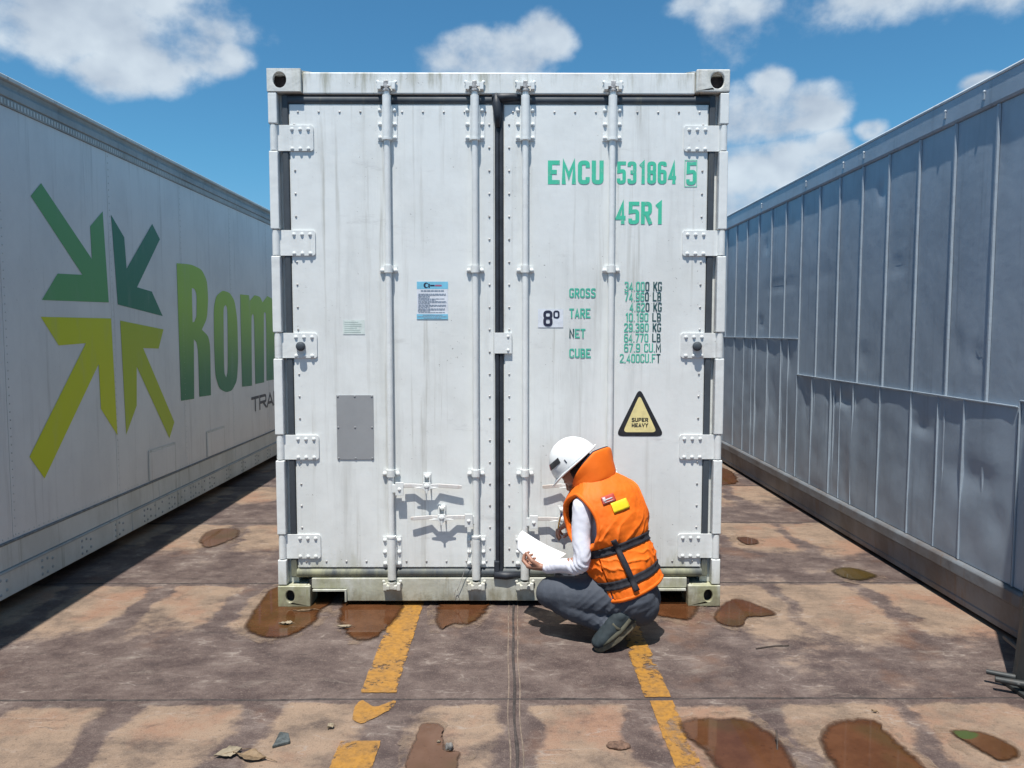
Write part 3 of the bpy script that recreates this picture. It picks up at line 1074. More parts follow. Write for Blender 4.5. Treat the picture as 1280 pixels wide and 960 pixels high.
def handle(xh, xe, xr, z, door, mat):
    """flat bar from the hub beside a locking bar to its free end, with the catch that holds it"""
    s = 1 if xe > xh else -1
    MB().box(min(xh - s * .020, xh + s * .024), max(xh - s * .020, xh + s * .024), -.016, -.006, z - .036, z + .036).box(min(xh - s * .045, xh), max(xh - s * .045, xh), -.0055, .004, z - .022, z + .022).bolt(xh + s * .002, -.016, z - .002, .0085, .006).build('handle_hub', M['white_clean'], door, bevel=.003)
    path = [(xh + s * .020, .006), (xr - s * .075, .007), (xr - s * .030, -.005), (xr + s * .030, -.005), (xr + s * .062, .008), (xe - s * .02, .002), (xe, .001)]
    mb = MB()
    vs_, fs_ = [], []
    for i, (x, y) in enumerate(path):
        hh = .0105 if i < 4 else (.010 if i < 6 else .008)
        zz = z + .014 - (.006 if i > 4 else 0)
        vs_ += [(x, y - .0045, zz - hh), (x, y - .0045, zz + hh), (x, y + .0045, zz + hh), (x, y + .0045, zz - hh)]
    for i in range(len(path) - 1):
        for k in range(4):
            fs_.append((4 * i + k, 4 * i + (k + 1) % 4, 4 * i + 4 + (k + 1) % 4, 4 * i + 4 + k))
    fs_ += [(0, 1, 2, 3), tuple(4 * (len(path) - 1) + k for k in range(4))]
    mb.add(vs_, fs_)
    mb.build('handle', mat, door, bevel=.002)
    mb = MB()
    mb.box(xr - .023, xr + .023, DOOR_Y - .0045, DOOR_Y - .0012, z + .005, z + .082)
    mb.box(xr - .017, xr - .012, DOOR_Y - .030, DOOR_Y - .0042, z + .018, z + .074)
    mb.box(xr + .012, xr + .017, DOOR_Y - .030, DOOR_Y - .0042, z + .018, z + .074)
    mb.bolt(xr, DOOR_Y - .0045, z + .060, .0125, .014)
    pts = [(xr - .070, z + .004), (xr - .026, z + .010), (xr - .020, z + .034), (xr + .020, z + .034), (xr + .026, z + .010), (xr + .066, z + .004), (xr + .022, z - .002), (xr + .004, z - .016), (xr - .004, z - .016), (xr - .022, z - .002)]
    mb.extrude([[(p[0], -.011, p[1]) for p in pts]], (0, .006, 0))
    mb.bolt(xr, -.011, z + .014, .013, .007)
    mb.box(xr - .006, xr + .006, -.015, -.0108, z - .026, z + .006)
    mb.build('handle_catch', M['white_clean'], door, bevel=.002)


handle(-.545, -.205, -.395, .665, dl, rust_tip)
handle(-.165, -.485, -.315, .490, dl, rust_tip)
handle(.186, .520, .345, .480, dr, rust_tip)
handle(.558, .235, .395, .665, dr, rust_tip)
# plate bridging the two leaves
mb = MB().box(-.028, .068, .0165, .0285, 1.400, 1.512)
for zz in (1.418, 1.492):
    mb.bolt(.048, .0165, zz, .007, .005)
mb.build('door_stop_plate', M['white_clean'], dr, bevel=.004)
# wire tether of the seal
mb = MB()
pts = [Vector((-.155, -.006, .375)).lerp(Vector((-.233, .004, .095)), t / 12) + Vector((.010 * math.sin(t * .26), 0, 0)) for t in range(13)]
mb.tube(pts, .0016, 6)
lo = [Vector((-.236 + .010 * math.sin(a * .52), .005, .075 - .026 * math.cos(a * .52))) for a in range(13)]
mb.tube(lo, .0016, 6)
mb.build('seal_wire', M['keeper'], dl, smooth=True)

# --- grey repair patch and stickers
a, b = D(420.5, 494), D(467.5, 574)
mb = MB().box(a.x, b.x, DOOR_Y - .003, DOOR_Y - .0002, b.z, a.z)
for xx in (a.x + .008, (a.x + b.x) / 2, b.x - .008):
    for zz in (a.z - .006, (a.z + b.z) / 2, b.z + .006):
        mb.bolt(xx, DOOR_Y - .003, zz, .005, .003)
mb.build('grey_patch', M['grey_patch'], dl)


def flat_rect(px0, py0, px1, py1, lift, name, mat, parent):
    a, b = D(px0, py0), D(px1, py1)
    return MB().box(a.x, b.x, DOOR_Y - lift, DOOR_Y - lift + .0006, b.z, a.z).build(name, mat, parent)


def inkmat(name, c, wear=0.0, under=(.76, .79, .80), rough=.45):
    mt, n = new_mat(name)
    p = n.obj()
    a = n.noise(p, 26, 5, .7)
    b = n.noise(p, 90, 3, .7)
    col = n.mix(n.ss(a, .35, .7), c, tuple(v * .82 + .02 for v in c))
    if wear:
        w = n.ss(n.m('ADD', n.m('MULTIPLY', a, .7), n.m('MULTIPLY', b, .4)), .60, .74)
        col = n.mix(n.m('MULTIPLY', w, wear), col, under)
    n.principled(col, rough)
    return mt


st_w = inkmat('sticker_white', (.80, .84, .90))
st_g = inkmat('sticker_pale_green', (.74, .82, .78))
st_b = inkmat('notice_blue', (.22, .60, .80))
ink_n = inkmat('ink_navy', (.020, .022, .055))
ink_g = inkmat('ink_grey', (.30, .36, .44))
ink_r = inkmat('ink_red', (.50, .12, .22))
ink_pg = inkmat('ink_faint_green', (.50, .62, .56))
s8 = flat_rect(672.6, 386.3, 704, 409.3, .0011, 'number_sticker', st_w, dr)
ss_ = flat_rect(428.7, 400, 456, 418, .0011, 'small_sticker', st_g, dl)
po = flat_rect(521, 352, 560, 399, .0011, 'notice', st_w, dl)


def door_place(px0, py1, lift):
    o = D(px0, py1)
    return lambda u, v, l: (o.x + u, DOOR_Y - lift - l, o.z + v)


def door_text(s, px0, py0, px1, py1, stroke, mat, parent, lift=.0010, part=None, name='lettering', rad=None):
    a, b = D(px0, py0), D(px1, py1)
    mb = letter_mesh(s, b.x - a.x, a.z - b.z, door_place(px0, py1, lift), stroke, rad=rad, part=part)
    return mb.build(name, mat, parent)


# the notice: blue head and foot bands, small lines of print
def nrect(u0, v0, u1, v1, lift, mat, nm):
    px0, py0 = 521 + 39 * u0, 352 + 47 * v0
    px1, py1 = 521 + 39 * u1, 352 + 47 * v1
    a, b = D(px0, py0), D(px1, py1)
    return (a.x, b.x, DOOR_Y - lift, DOOR_Y - lift + .0004, b.z, a.z)


MB().box(*nrect(0, 0, 1, .195, .0016, 0, 0)).build('notice_band', st_b, dl)
MB().box(*nrect(0, .865, 1, 1, .0016, 0, 0)).build('notice_band', st_b, dl)
mb = MB()
random.seed(3)
lines = [(.13, .225, .87, .262)]
y = .285
for k in range(17):
    x1 = random.choice((.9, .93, .86, .6, .42, .95))
    y += .031 if k % 3 else .036
    if y < .83:
        lines.append((.04 + .02 * random.random(), y, x1, y + .014))
lines += [(.2, .885, .82, .900), (.03, .922, .95, .940), (.22, .962, .8, .978)]
for (u0, v0, u1, v1) in lines:
    u = u0
    while u < u1:
        du = random.uniform(.035, .12)
        mb.box(*nrect(u, v0, min(u + du, u1), v1, .0022, 0, 0))
        u += du + .014
mb.build('notice_print', ink_g, dl)
# its round emblem and two-tone heading
c = D(521 + 39 * .30, 352 + 47 * .10)
mb = MB().extrude([[(p[0], DOOR_Y - .0022, p[1]) for p in oval(c.x, c.z, .014, .015, 18)], [(p[0], DOOR_Y - .0022, p[1]) for p in oval(c.x + .004, c.z, .008, .010, 14)]], (0, .0004, 0))
mb.box(*nrect(.38, .06, .42, .165, .0022, 0, 0)).box(*nrect(.43, .085, .57, .125, .0022, 0, 0))
mb.build('notice_emblem', ink_n, dl)
MB().box(*nrect(.585, .085, .80, .125, .0022, 0, 0)).build('notice_heading', ink_r, dl)
mb = MB()
for k in range(6):
    a, b = D(430.5, 402.2 + 2.5 * k), D(430.5 + random.uniform(14, 22), 403.1 + 2.5 * k)
    mb.box(a.x, b.x, DOOR_Y - .0016, DOOR_Y - .0012, b.z, a.z)
mb.build('sticker_print', ink_pg, dl)

# --- green numbers
grn = inkmat('stencil_green', (.07, .60, .385), .35)
grn2 = inkmat('stencil_green_small', (.075, .52, .37), .3)
drk = inkmat('stencil_dark_green', (.018, .090, .095), .25)
door_text('EMCU', 684.8, 200.5, 754.3, 230.3, .0225, grn, dr)
door_text('531864', 771, 201.7, 846, 230, .0185, grn, dr)
door_text('5', 857.6, 202.3, 869.6, 231.2, .0185, grn, dr)
a, b = D(856, 200), D(871, 233.7)
mb = MB().extrude([[(a.x, DOOR_Y - .0012, b.z), (b.x, DOOR_Y - .0012, b.z), (b.x, DOOR_Y - .0012, a.z), (a.x, DOOR_Y - .0012, a.z)],
                   [(a.x + .003, DOOR_Y - .0012, b.z + .003), (b.x - .003, DOOR_Y - .0012, b.z + .003), (b.x - .003, DOOR_Y - .0012, a.z - .003), (a.x + .003, DOOR_Y - .0012, a.z - .003)]], (0, .0004, 0))
mb.build('check_digit_frame', grn, dr)
door_text('45R1', 769.5, 252, 828, 280.2, .0205, grn, dr)
for (t, x1, y0, y1) in (('GROSS', 744.5, 360.3, 372), ('TARE', 738, 385.6, 397.4), ('CUBE', 738.5, 435.7, 447.2)):
    door_text(t, 711.5, y0, x1, y1, .0078, grn2, dr)
door_text('NET', 711.5, 411, 731.7, 422.4, .0078, grn2, dr, part=(1, 2))
door_text('NET', 711.5, 411, 731.7, 422.4, .0082, drk, dr, part=(0,))
for (t, x0, x1, y0, y1, k) in (('34.000 KG', 780.5, 827.2, 352.2, 363.7, 5), ('74.960 LB', 780.5, 826.3, 365.2, 376.4, 5), ('4.620 KG', 786.9, 827, 378.3, 389.4, 4),
                               ('10.190 LB', 781.0, 826, 391.2, 401.9, 7), ('29.380 KG', 780, 826.2, 404, 414.6, 7), ('64.770 LB', 780, 825.5, 416.9, 427.6, 7),
                               ('67.9 CU.M', 780, 826, 429.3, 440.2, 8), ('2,400CU.FT', 774.6, 825.2, 442.4, 453.3, 9)):
    door_text(t, x0, y0, x1, y1, .0062, grn2, dr, part=range(0, k))
    door_text(t, x0, y0, x1, y1, .0066, drk, dr, part=range(k, len(t)))
door_text('8', 679, 388, 690.6, 408, .0150, ink_n, dr, lift=.0018)
door_text('O', 691.5, 388.2, 699.4, 398.2, .0095, ink_n, dr, lift=.0018)
# --- warning triangle
blk = inkmat('sign_black', (.014, .015, .020))
yel = inkmat('sign_yellow', (.90, .78, .36))


def rtri(pts, r, lift, name, mat, parent):
    q = round_path([Vector((D(*p).x, D(*p).z)) for p in pts], True, r)
    return MB().extrude([[(p.x, DOOR_Y - lift, p.y) for p in q]], (0, .0006, 0)).build(name, mat, parent)


wt = rtri([(799.5, 484.5), (769.5, 545.2), (830.5, 545.2)], .040, .0011, 'warning_triangle', blk, dr)
rtri([(799.5, 493.5), (778.5, 540.2), (821, 540.2)], .026, .0017, 'triangle_face', yel, dr)
door_text('SUPER', 789.5, 522.3, 810, 527.2, .0048, blk, dr, lift=.0022, name='triangle_lettering', rad=.15)
door_text('HEAVY', 789.5, 529.0, 810, 533.9, .0048, blk, dr, lift=.0022, name='triangle_lettering', rad=.15)
# ================================================================== left trailer body, white with a green arrow emblem
tw = painted('trailer_white_paint', (.70, .715, .70), (.635, .65, .64), (.30, .30, .28), streak=.5, spots=.5, rough=.38, bump=.10, seed=14)
tr = painted('trailer_rail_paint', (.60, .625, .60), (.50, .52, .49), (.24, .25, .20), streak=.9, spots=.8, rough=.5, bump=.3, seed=17)
trd = painted('trailer_edge_paint', (.38, .41, .41), (.28, .305, .305), (.16, .16, .15), streak=.9, spots=.8, rough=.55, bump=.3, seed=19)
seam_m = plain('seam_sealant', (.17, .18, .18), .8, 0, .3, 30)
YA, YB = -5.6, 7.85
lt = thing('trailer_body', 'white refrigerated trailer body carrying a big green and lime arrow emblem', 'trailer', (XL - 1.25, 1.1, 0))
seams = [-5.6 + .05] + [.035 + 1.117 * k for k in range(-4, 8)]
seams = sorted([YA] + [.035 + 1.117 * k for k in range(-5, 7)] + [YB])


def wall_panel(parent, x, out, y0, y1, z0, z1, mat, nm, amp, dents=(), thick=.03, nu=10, nv=24, seed=0.0):
    """sheet facing +x (out=1) or -x (out=-1), slightly buckled, with turned edges"""
    def fn(u, v):
        y, z = y0 + (y1 - y0) * u, z0 + (z1 - z0) * v
        e = min(1.0, 14 * min(u, 1 - u) + .1, 14 * min(v, 1 - v) + .1)
        q = Vector((y * 1.5 + seed, z * 1.1, seed))
        d = amp * (mnoise.noise(q) + .5 * mnoise.noise(q * 2.7) + .25 * mnoise.noise(q * 6))
        for (dy_, dz_, ry, rz, dep) in dents:
            k = ((y - dy_) / ry) ** 2 + ((z - dz_) / rz) ** 2
            d -= dep * math.exp(-k * 1.6)
        return (x + out * d * e, y, z)
    mb = MB().grid(fn, nu, nv)
    for (a, b) in (((y0, z0), (y1, z0)), ((y1, z0), (y1, z1)), ((y1, z1), (y0, z1)), ((y0, z1), (y0, z0))):
        mb.add([(x, a[0], a[1]), (x, b[0], b[1]), (x - out * thick, b[0], b[1]), (x - out * thick, a[0], a[1])], [(0, 1, 2, 3)])
    return mb.build(nm, mat, parent, smooth=30)


for k in range(len(seams) - 1):
    wall_panel(lt, XL, 1, seams[k] + .0018, seams[k + 1] - .0018, .37, 2.735, tw, 'side_panel', .0008, seed=k * 3.1, nu=12, nv=22)
MB().box(XL - .06, XL - .0265, YA, YB, .2, 2.80).build('inner_wall', seam_m, lt)
# rivet lines beside each seam and along the rails
mb = MB()
for k, y in enumerate(seams[4:11]):
    for i in range(52):
        mb.ball((XL + .0005, y + .022, .40 + 2.31 * i / 51), .0048, 6, 4, (.5, 1, 1))
for i in range(int((6.6) / .045)):
    y = -1.4 + .045 * i
    mb.ball((XL + .0005, y, .395), .0046, 6, 4, (.5, 1, 1))
tag(mb.build('rivets', tr, lt, smooth=True), kind='stuff')


def rail(parent, prof, y0, y1, mat, nm, bev=.003):
    """profile in (x, z) run along y"""
    return MB().extrude([[(p[0], y0, p[1]) for p in prof]], (0, y1 - y0, 0)).build(nm, mat, parent, bevel=bev)


X = XL
# cornice at the roof edge: drip flange, cove, perforated lower flange
rail(lt, [(X - .10, 2.905), (X + .004, 2.905), (X + .026, 2.893), (X + .026, 2.874), (X + .010, 2.872), (X - .10, 2.872)], YA, YB, tr, 'roof_edge')
rail(lt, [(X - .10, 2.8705), (X + .008, 2.8705), (X - .004, 2.848), (X + .006, 2.832), (X + .018, 2.826), (X + .018, 2.786), (X + .006, 2.782), (X - .10, 2.782)], YA, YB, trd, 'top_rail')
rail(lt, [(X - .10, 2.781), (X + .010, 2.781), (X + .010, 2.737), (X - .10, 2.737)], YA, YB, trd, 'rail_flange', .002)
mb = MB()
for i in range(int((YB - -1.6) / .028)):
    mb.box(X + .0102, X + .0135, -1.6 + .028 * i, -1.6 + .028 * i + .013, 2.744, 2.772)
tag(mb.build('flange_slots', tr, lt), kind='stuff')
# skirt: sealant bead, scuff band, ledge and riveted bottom rail
MB().tube([(X + .003, YA, .371), (X + .003, YB, .371)], .009, 8).build('sealant_bead', seam_m, lt, smooth=True)
bseams = [YA, -3.9, -1.05, 1.13, 1.75, 3.40, 5.2, YB]
for a, b in zip(bseams, bseams[1:]):
    rail(lt, [(X - .06, .366), (X + .006, .366), (X + .008, .232), (X - .06, .232)], a + .003, b - .003, tr, 'scuff_band', .002)
rail(lt, [(X - .06, .2305), (X + .022, .2305), (X + .024, .218), (X - .06, .218)], YA, YB, trd, 'ledge', .002)
for a, b in zip([YA, -2.2, 1.30, 3.2, 5.6], [-2.2, 1.30, 3.2, 5.6, YB]):
    rail(lt, [(X - .06, .217), (X + .018, .217), (X + .018, .082), (X - .06, .082)], a + .003, b - .003, tr, 'bottom_rail', .003)
mb = MB()
for yy in [-.93 + .41 * k for k in range(14)]:
    dense = 1.32 < yy < 2.6
    for (dy_, dz_) in (((-.05, .19), (-.05, .15), (-.05, .11), (.0, .19), (.0, .11), (.05, .175), (.05, .125)) + (((.12, .19), (.12, .11), (.18, .15), (.24, .19), (.24, .11)) if dense else ())):
        mb.bolt(X + .018, yy + dy_, dz_, .0075, .006, '+x')
tag(mb.build('rail_rivets', trd, lt), kind='stuff')
# access plates outlined low on the wall
for (y0, y1, z1) in ((1.62, 2.05, .60), (2.72, 3.12, .60)):
    mb = MB().box(X + .003, X + .0075, y0, y1, .385, z1)
    mb.build('access_plate', tw, lt, bevel=.002)
    mb = MB().box(X + .003, X + .0062, y0 - .016, y0 - .001, .385, z1 + .016).box(X + .003, X + .0062, y1 + .001, y1 + .016, .385, z1 + .016).box(X + .003, X + .0062, y0 - .001, y1 + .001, z1 + .001, z1 + .016)
    mb.build('access_plate_frame', tr, lt)
# rest of the body
MB().box(X - 2.5, X - .1, YA, YB, 2.83, 2.90).build('roof', tw, lt)
MB().box(X - 2.5, X - 2.46, YA, YB, .1, 2.83).build('far_wall', tw, lt)
MB().box(X - 2.455, X - .065, YA, YA + .04, .1, 2.83).build('end_wall', tw, lt)
MB().box(X - 2.455, X - .065, YB - .04, YB, .1, 2.83).build('end_wall', tw, lt)
MB().box(X - 2.455, X - .065, YA + .05, YB - .05, .12, .2).build('floor', M['dark'], lt)
for yy in (-4.8, -2.4, 0.4, 3.2, 6.4):
    MB().box(X - 2.35, X - .20, yy - .12, yy + .12, .004, .115).build('support_beam', M['dark'], lt, bevel=.01)


# --- emblem and name
def print_mat(name, lo, hi=None, z0=.4, z1=1.8):
    mt, n = new_mat(name)
    p = n.obj()
    x, y, z = n.xyz(p)
    f = n.noise(n.map(p, scale=(1, 5, 1.2)), 1.5, 4, .6)
    c = lo if hi is None else n.mix(n.ss(z, z0, z1), lo, hi)
    c = n.mix(n.m('MULTIPLY', n.ss(f, .5, .8), .18), c, (.35, .38, .38))
    n.principled(c, .4)
    return mt


def wall_poly(loops, nm, mat, lift=.0019):
    lp = [[LW(*q) + Vector((lift, 0, 0)) for q in l] for l in loops]
    return MB().extrude(lp, (.0003, 0, 0)).build(nm, mat, lt)


wall_poly([[(51, 229), (114.6, 324), (112.4, 283), (128, 264.4), (135.6, 378), (52, 375), (71.7, 342), (102.7, 343.5), (38, 245)]], 'emblem_arrow', print_mat('print_green', (.095, .34, .12)))
wall_poly([[(138.5, 268.6), (155, 296.7), (158, 336), (190, 280), (199.6, 299), (171, 359), (189.5, 364.5), (203, 395), (147, 380.6)]], 'emblem_arrow', print_mat('print_dark_green', (.016, .185, .11)))
wall_poly([[(50.5, 396), (138.5, 398), (146.5, 544), (125.8, 511), (123, 455), (55.4, 598), (36.5, 571), (107, 429), (73, 431.7)]], 'emblem_arrow', print_mat('print_lime', (.58, .63, .008)))
wall_poly([[(150, 400.7), (204, 411.7), (198, 435.7), (178.6, 435), (217.7, 527.6), (211.5, 547.7), (170.6, 458), (170.6, 507), (157.5, 543)]], 'emblem_arrow', print_mat('print_olive', (.42, .51, .020)))
rom = print_mat('print_name_green', (.024, .19, .085), (.32, .54, .055), .95, 1.85)


def soft(loop, k=5):
    """spline through measured outline points with corners kept where the outline turns hard"""
    out = []
    m = len(loop)
    P = [Vector(q) for q in loop]
    for i in range(m):
        a, b = (P[i] - P[i - 1]).normalized(), (P[(i + 1) % m] - P[i]).normalized()
        if a.dot(b) < .45:
            out.append(tuple(P[i]))
        else:
            p0 = P[i].lerp(P[i - 1], .3)
            p1 = P[i].lerp(P[(i + 1) % m], .3)
            for j in range(k):
                t = j / (k - 1)
                q = p0 * (1 - t) ** 2 + P[i] * 2 * t * (1 - t) + p1 * t * t
                out.append(tuple(q))
    return out


wall_poly([soft([(220.5, 329), (239, 330.6), (252, 337), (258.5, 351), (260, 374), (258.5, 398), (252, 412), (260, 420), (262.5, 432), (263.5, 494), (249, 496), (247.5, 440), (245.5, 428), (242, 424), (242.5, 498.5), (226, 501)]),
           soft([(239.5, 360), (243, 361), (245.5, 368), (245.5, 395), (243, 402), (240.5, 403)])], 'name_letter', rom)
wall_poly([soft([(267, 385), (270, 370), (278, 363), (287, 366), (293, 376), (296.5, 400), (297.5, 450), (296, 476), (290, 488), (282.5, 490.5), (274, 486), (269, 470), (267.5, 430)]),
           soft([(279, 385), (281.5, 381), (284, 385), (284.5, 430), (284.5, 465), (282.5, 472), (280, 466), (279.5, 430)])], 'name_letter', rom)
wall_poly([soft([(300, 368), (311, 369), (312, 376), (318, 369), (325, 371), (328, 378), (334, 370), (341, 374), (343, 385), (344, 474), (333, 476), (332.5, 392), (330.5, 390), (329.5, 392), (330, 478), (319, 480), (317.5, 395), (315.5, 392), (314, 396), (314.8, 482), (302.5, 483.5)])], 'name_letter', rom)
o1, o2, o3 = LW(314.5, 515.5), LW(314.5, 496.5), LW(350, 506)
letter_mesh('TRAN', o3.y - o1.y, o2.z - o1.z, lambda u, v, l: (XL + .0019 + l, o1.y + u, o1.z + v), .030).build('lettering', print_mat('print_navy', (.012, .018, .035)), lt)

# ================================================================== right trailer body, dented grey
gw = painted('grey_trailer_paint', (.335, .40, .465), (.285, .34, .395), (.10, .12, .145), streak=.45, spots=.5, rough=.36, bump=.14, seed=31)
gr = painted('grey_rib_paint', (.355, .42, .48), (.31, .365, .42), (.14, .16, .18), streak=.5, spots=.5, rough=.42, bump=.2, seed=33)
gb = painted('grey_bottom_rail_paint', (.17, .185, .20), (.12, .11, .105), (.15, .10, .07), streak=1.0, spots=.9, rough=.5, bump=.3, seed=35)
gt = painted('grey_roof_edge_paint', (.62, .66, .68), (.50, .54, .56), (.3, .3, .3), streak=.6, spots=.7, rough=.45, bump=.2, seed=37)
rt = thing('trailer_body', 'dented grey trailer body with upright ribs and patched lower sheets', 'trailer', (XR + 1.25, 1.1, 0))
X = XR
YA2, YB2 = -5.2, 8.0
RP = .3655
ribs = [-.15 + RP * k for k in range(-13, 22)]
ribs = [y for y in ribs if YA2 + .1 < y < YB2 - .1]
dents = [(1.05, 2.46, .06, .06, .014), (.82, 1.93, .13, .025, .012), (2.0, 1.97, .35, .03, .012), (2.9, 1.95, .4, .03, .010), (3.3, 2.35, .08, .05, .012), (3.4, 1.6, .1, .06, .012), (1.25, 1.35, .12, .05, .010), (-.05, 1.38, .05, .04, .010), (.12, 1.42, .05, .1, .008)]
edges = [YA2] + ribs + [YB2]
for k in range(len(edges) - 1):
    wall_panel(rt, X + .004, -1, edges[k] + .001, edges[k + 1] - .001, .26, 2.675, gw, 'side_panel', .0050, [d for d in dents if edges[k] - .3 < d[0] < edges[k + 1] + .3], seed=50 + k * 1.7, nu=12, nv=44)
MB().box(X + .0345, X + .06, YA2, YB2, .1, 2.80).build('inner_wall', M['dark'], rt)


def rib_mesh(z0, z1, w, d, x):
    mb = MB()
    kk = 26
    vs_, fs_ = [], []
    for i in range(kk + 1):
        z = z0 + (z1 - z0) * i / kk
        for (dx_, dy_) in ((.002, -w), (-d, -w * .55), (-d, w * .55), (.002, w)):
            vs_.append((x + dx_, dy_ + .0035 * mnoise.noise(Vector((w * 900, z * 1.7, z0))), z))
    for i in range(kk):
        for j in range(3):
            fs_.append((4 * i + j, 4 * i + j + 1, 4 * i + 5 + j, 4 * i + 4 + j))
    fs_ += [(0, 1, 2, 3), tuple(4 * kk + j for j in range(4))]
    return mb.add(vs_, fs_)


first = None
for y in ribs:
    if first is None:
        first = rib_mesh(.262, 2.674, .011, .0085, X).build('rib', gr, rt, smooth=20)
        base = Vector(first.location)
        first.location = base + Vector((0, y, 0))
    else:
        c = first.copy()
        COL.objects.link(c)
        hang(c, rt)
        c.location = base + Vector((0, y, 0))
# patched lower sheets with folded edges
pats = [(-2.75, -.43, 1.18), (-.41, 2.395, 1.148), (2.405, 4.62, 1.455), (4.63, 7.6, 1.2)]
for i, (a, b, zt) in enumerate(pats):
    dd = [(-.1, .75, .35, .10, .008), (1.72, .85, .10, .45, .016), (1.35, .55, .07, .40, -.012), (1.55, 1.02, .3, .06, .012), (.45, .95, .16, .06, .008), (2.2, .9, .12, .3, .012), (-.30, .55, .10, .12, .012), (3.0, .9, .1, .3, .012), (2.6, 1.25, .15, .15, .010), (3.5, .7, .2, .2, .008)]
    wall_panel(rt, X - .009, -1, a, b, .262, zt, gw, 'patch_sheet', .0095, [d for d in dd if a - .2 < d[0] < b + .2], thick=.012, seed=120 + i * 7, nu=max(20, int((b - a) / .035)), nv=40)
    MB().box(X - .0195, X - .010, a, b, zt - .001, zt + .007).build('sheet_edge', gr, rt, bevel=.002)
    MB().box(X - .0195, X - .010, b - .004, b + .002, .262, zt).build('sheet_edge', gr, rt, bevel=.002)
f2 = None
for y in [-2.3, -1.8, -1.15, -.68, .02, .27, .56, .95, 1.34, 1.55, 1.72, 2.08, 2.40, 2.62, 2.8, 3.16, 3.5, 3.62, 3.88, 4.22]:
    zt = [p for p in pats if p[0] <= y <= p[1] + .02][0][2]
    thin = y in (.27, 1.55, 2.62, 3.62, -1.8)
    rib_mesh(.262, zt - .002, .004 if thin else .0085, .018 if not thin else .014, X)
    mb = rib_mesh(.262, zt - .002, .0040 if thin else .0065, .0175 if not thin else .0150, X)
    mb.v = [(p[0], p[1] + y + .004 * mnoise.noise(Vector((y * 5, p[2] * 2.2, 2))), p[2]) for p in mb.v]
    mb.build('sheet_rib', gr, rt, smooth=20)
# rails
rail(rt, [(X - .016, 2.812), (X - .016, 2.690), (X - .006, 2.676), (X + .10, 2.676), (X + .10, 2.812)], YA2, YB2, gw, 'top_rail', .004)
rail(rt, [(X - .018, 2.8125), (X - .022, 2.824), (X - .012, 2.834), (X + .10, 2.834), (X + .10, 2.8125)], YA2, YB2, gt, 'roof_edge', .003)
mb = MB()
for y in (-.05, .30, 1.28, 1.60, 2.3, 3.4):
    mb.box(X - .024, X - .0165, y - .006, y + .006, 2.725, 2.765)
    mb.ball((X - .018, y, 2.765), .009, 8, 5)
tag(mb.build('rail_clips', gr, rt), kind='stuff')
rail(rt, [(X - .030, .258), (X - .042, .246), (X - .044, .188), (X - .030, .180), (X + .05, .180), (X + .05, .258)], YA2, YB2, gb, 'ledge', .004)
rail(rt, [(X - .026, .179), (X - .014, .060), (X - .018, .052), (X - .018, .022), (X + .05, .022), (X + .05, .179)], YA2, YB2, gb, 'bottom_rail', .004)
MB().box(X + .105, X + 2.5, YA2, YB2, 2.76, 2.83).build('roof', gw, rt)
MB().box(X + 2.46, X + 2.5, YA2, YB2, .1, 2.755).build('far_wall', gw, rt)
MB().box(X + .065, X + 2.455, YA2, YA2 + .04, .1, 2.755).build('end_wall', gw, rt)
MB().box(X + .065, X + 2.455, YB2 - .04, YB2, .1, 2.755).build('end_wall', gw, rt)
MB().box(X + .065, X + 2.455, YA2 + .05, YB2 - .05, .10, .18).build('floor', M['dark'], rt)
for yy in (-4.4, -1.6, 1.2, 4.0, 7.0):
    MB().box(X + .25, X + 2.3, yy - .12, yy + .12, .004, .099).build('support_beam', M['dark'], rt, bevel=.01)
# ================================================================== the crouching worker
def V(*a): return Vector(a)


def voxel_union(mb, voxel, smooth_it=4, fac=.5):
    me = bpy.data.meshes.new('tmp')
    me.from_pydata(mb.v, [], mb.f)
    bm = bmesh.new(); bm.from_mesh(me)
    bmesh.ops.recalc_face_normals(bm, faces=bm.faces)
    bm.to_mesh(me); bm.free()
    o = bpy.data.objects.new('tmp', me)
    COL.objects.link(o)
    r = o.modifiers.new('r', 'REMESH'); r.mode = 'VOXEL'; r.voxel_size = voxel
    s = o.modifiers.new('s', 'SMOOTH'); s.factor = fac; s.iterations = smooth_it
    dg = bpy.context.evaluated_depsgraph_get()
    out = bpy.data.meshes.new_from_object(o.evaluated_get(dg))
    bpy.data.objects.remove(o)
    bpy.data.meshes.remove(me)
    return out


def finish(me, name, mat, parent, disp=None):
    me.name = name
    if disp:
        nn = [v.normal.copy() for v in me.vertices]
        for v, nr in zip(me.vertices, nn):
            v.co += nr * disp(v.co)
    me.materials.clear()
    me.materials.append(mat)
    me.shade_smooth()
    o = bpy.data.objects.new(name, me)
    COL.objects.link(o)
    hang(o, parent)
    return o


def limb(mb, pts, rads, n=16, sub=5):
    """tapered limb through joints, rounded at both ends"""
    P, Rr = [], []
    for i in range(len(pts) - 1):
        for k in range(sub):
            t = k / sub
            P.append(Vector(pts[i]).lerp(Vector(pts[i + 1]), t)); Rr.append(rads[i] * (1 - t) + rads[i + 1] * t)
    P.append(Vector(pts[-1])); Rr.append(rads[-1])
    mb.tube(P, Rr, n)
    for p, r in zip(pts, rads):
        mb.ball(p, r * .995, n, 10)
    return mb


def smoothpath(pts, k=6):
    P = [Vector(p) for p in pts]
    out = []
    for i in range(len(P) - 1):
        p0, p1, p2, p3 = P[max(i - 1, 0)], P[i], P[i + 1], P[min(i + 2, len(P) - 1)]
        for j in range(k):
            t = j / k
            out.append(.5 * ((2 * p1) + (p2 - p0) * t + (2 * p0 - 5 * p1 + 4 * p2 - p3) * t * t + (3 * p1 - p0 - 3 * p2 + p3) * t ** 3))
    out.append(P[-1])
    return out


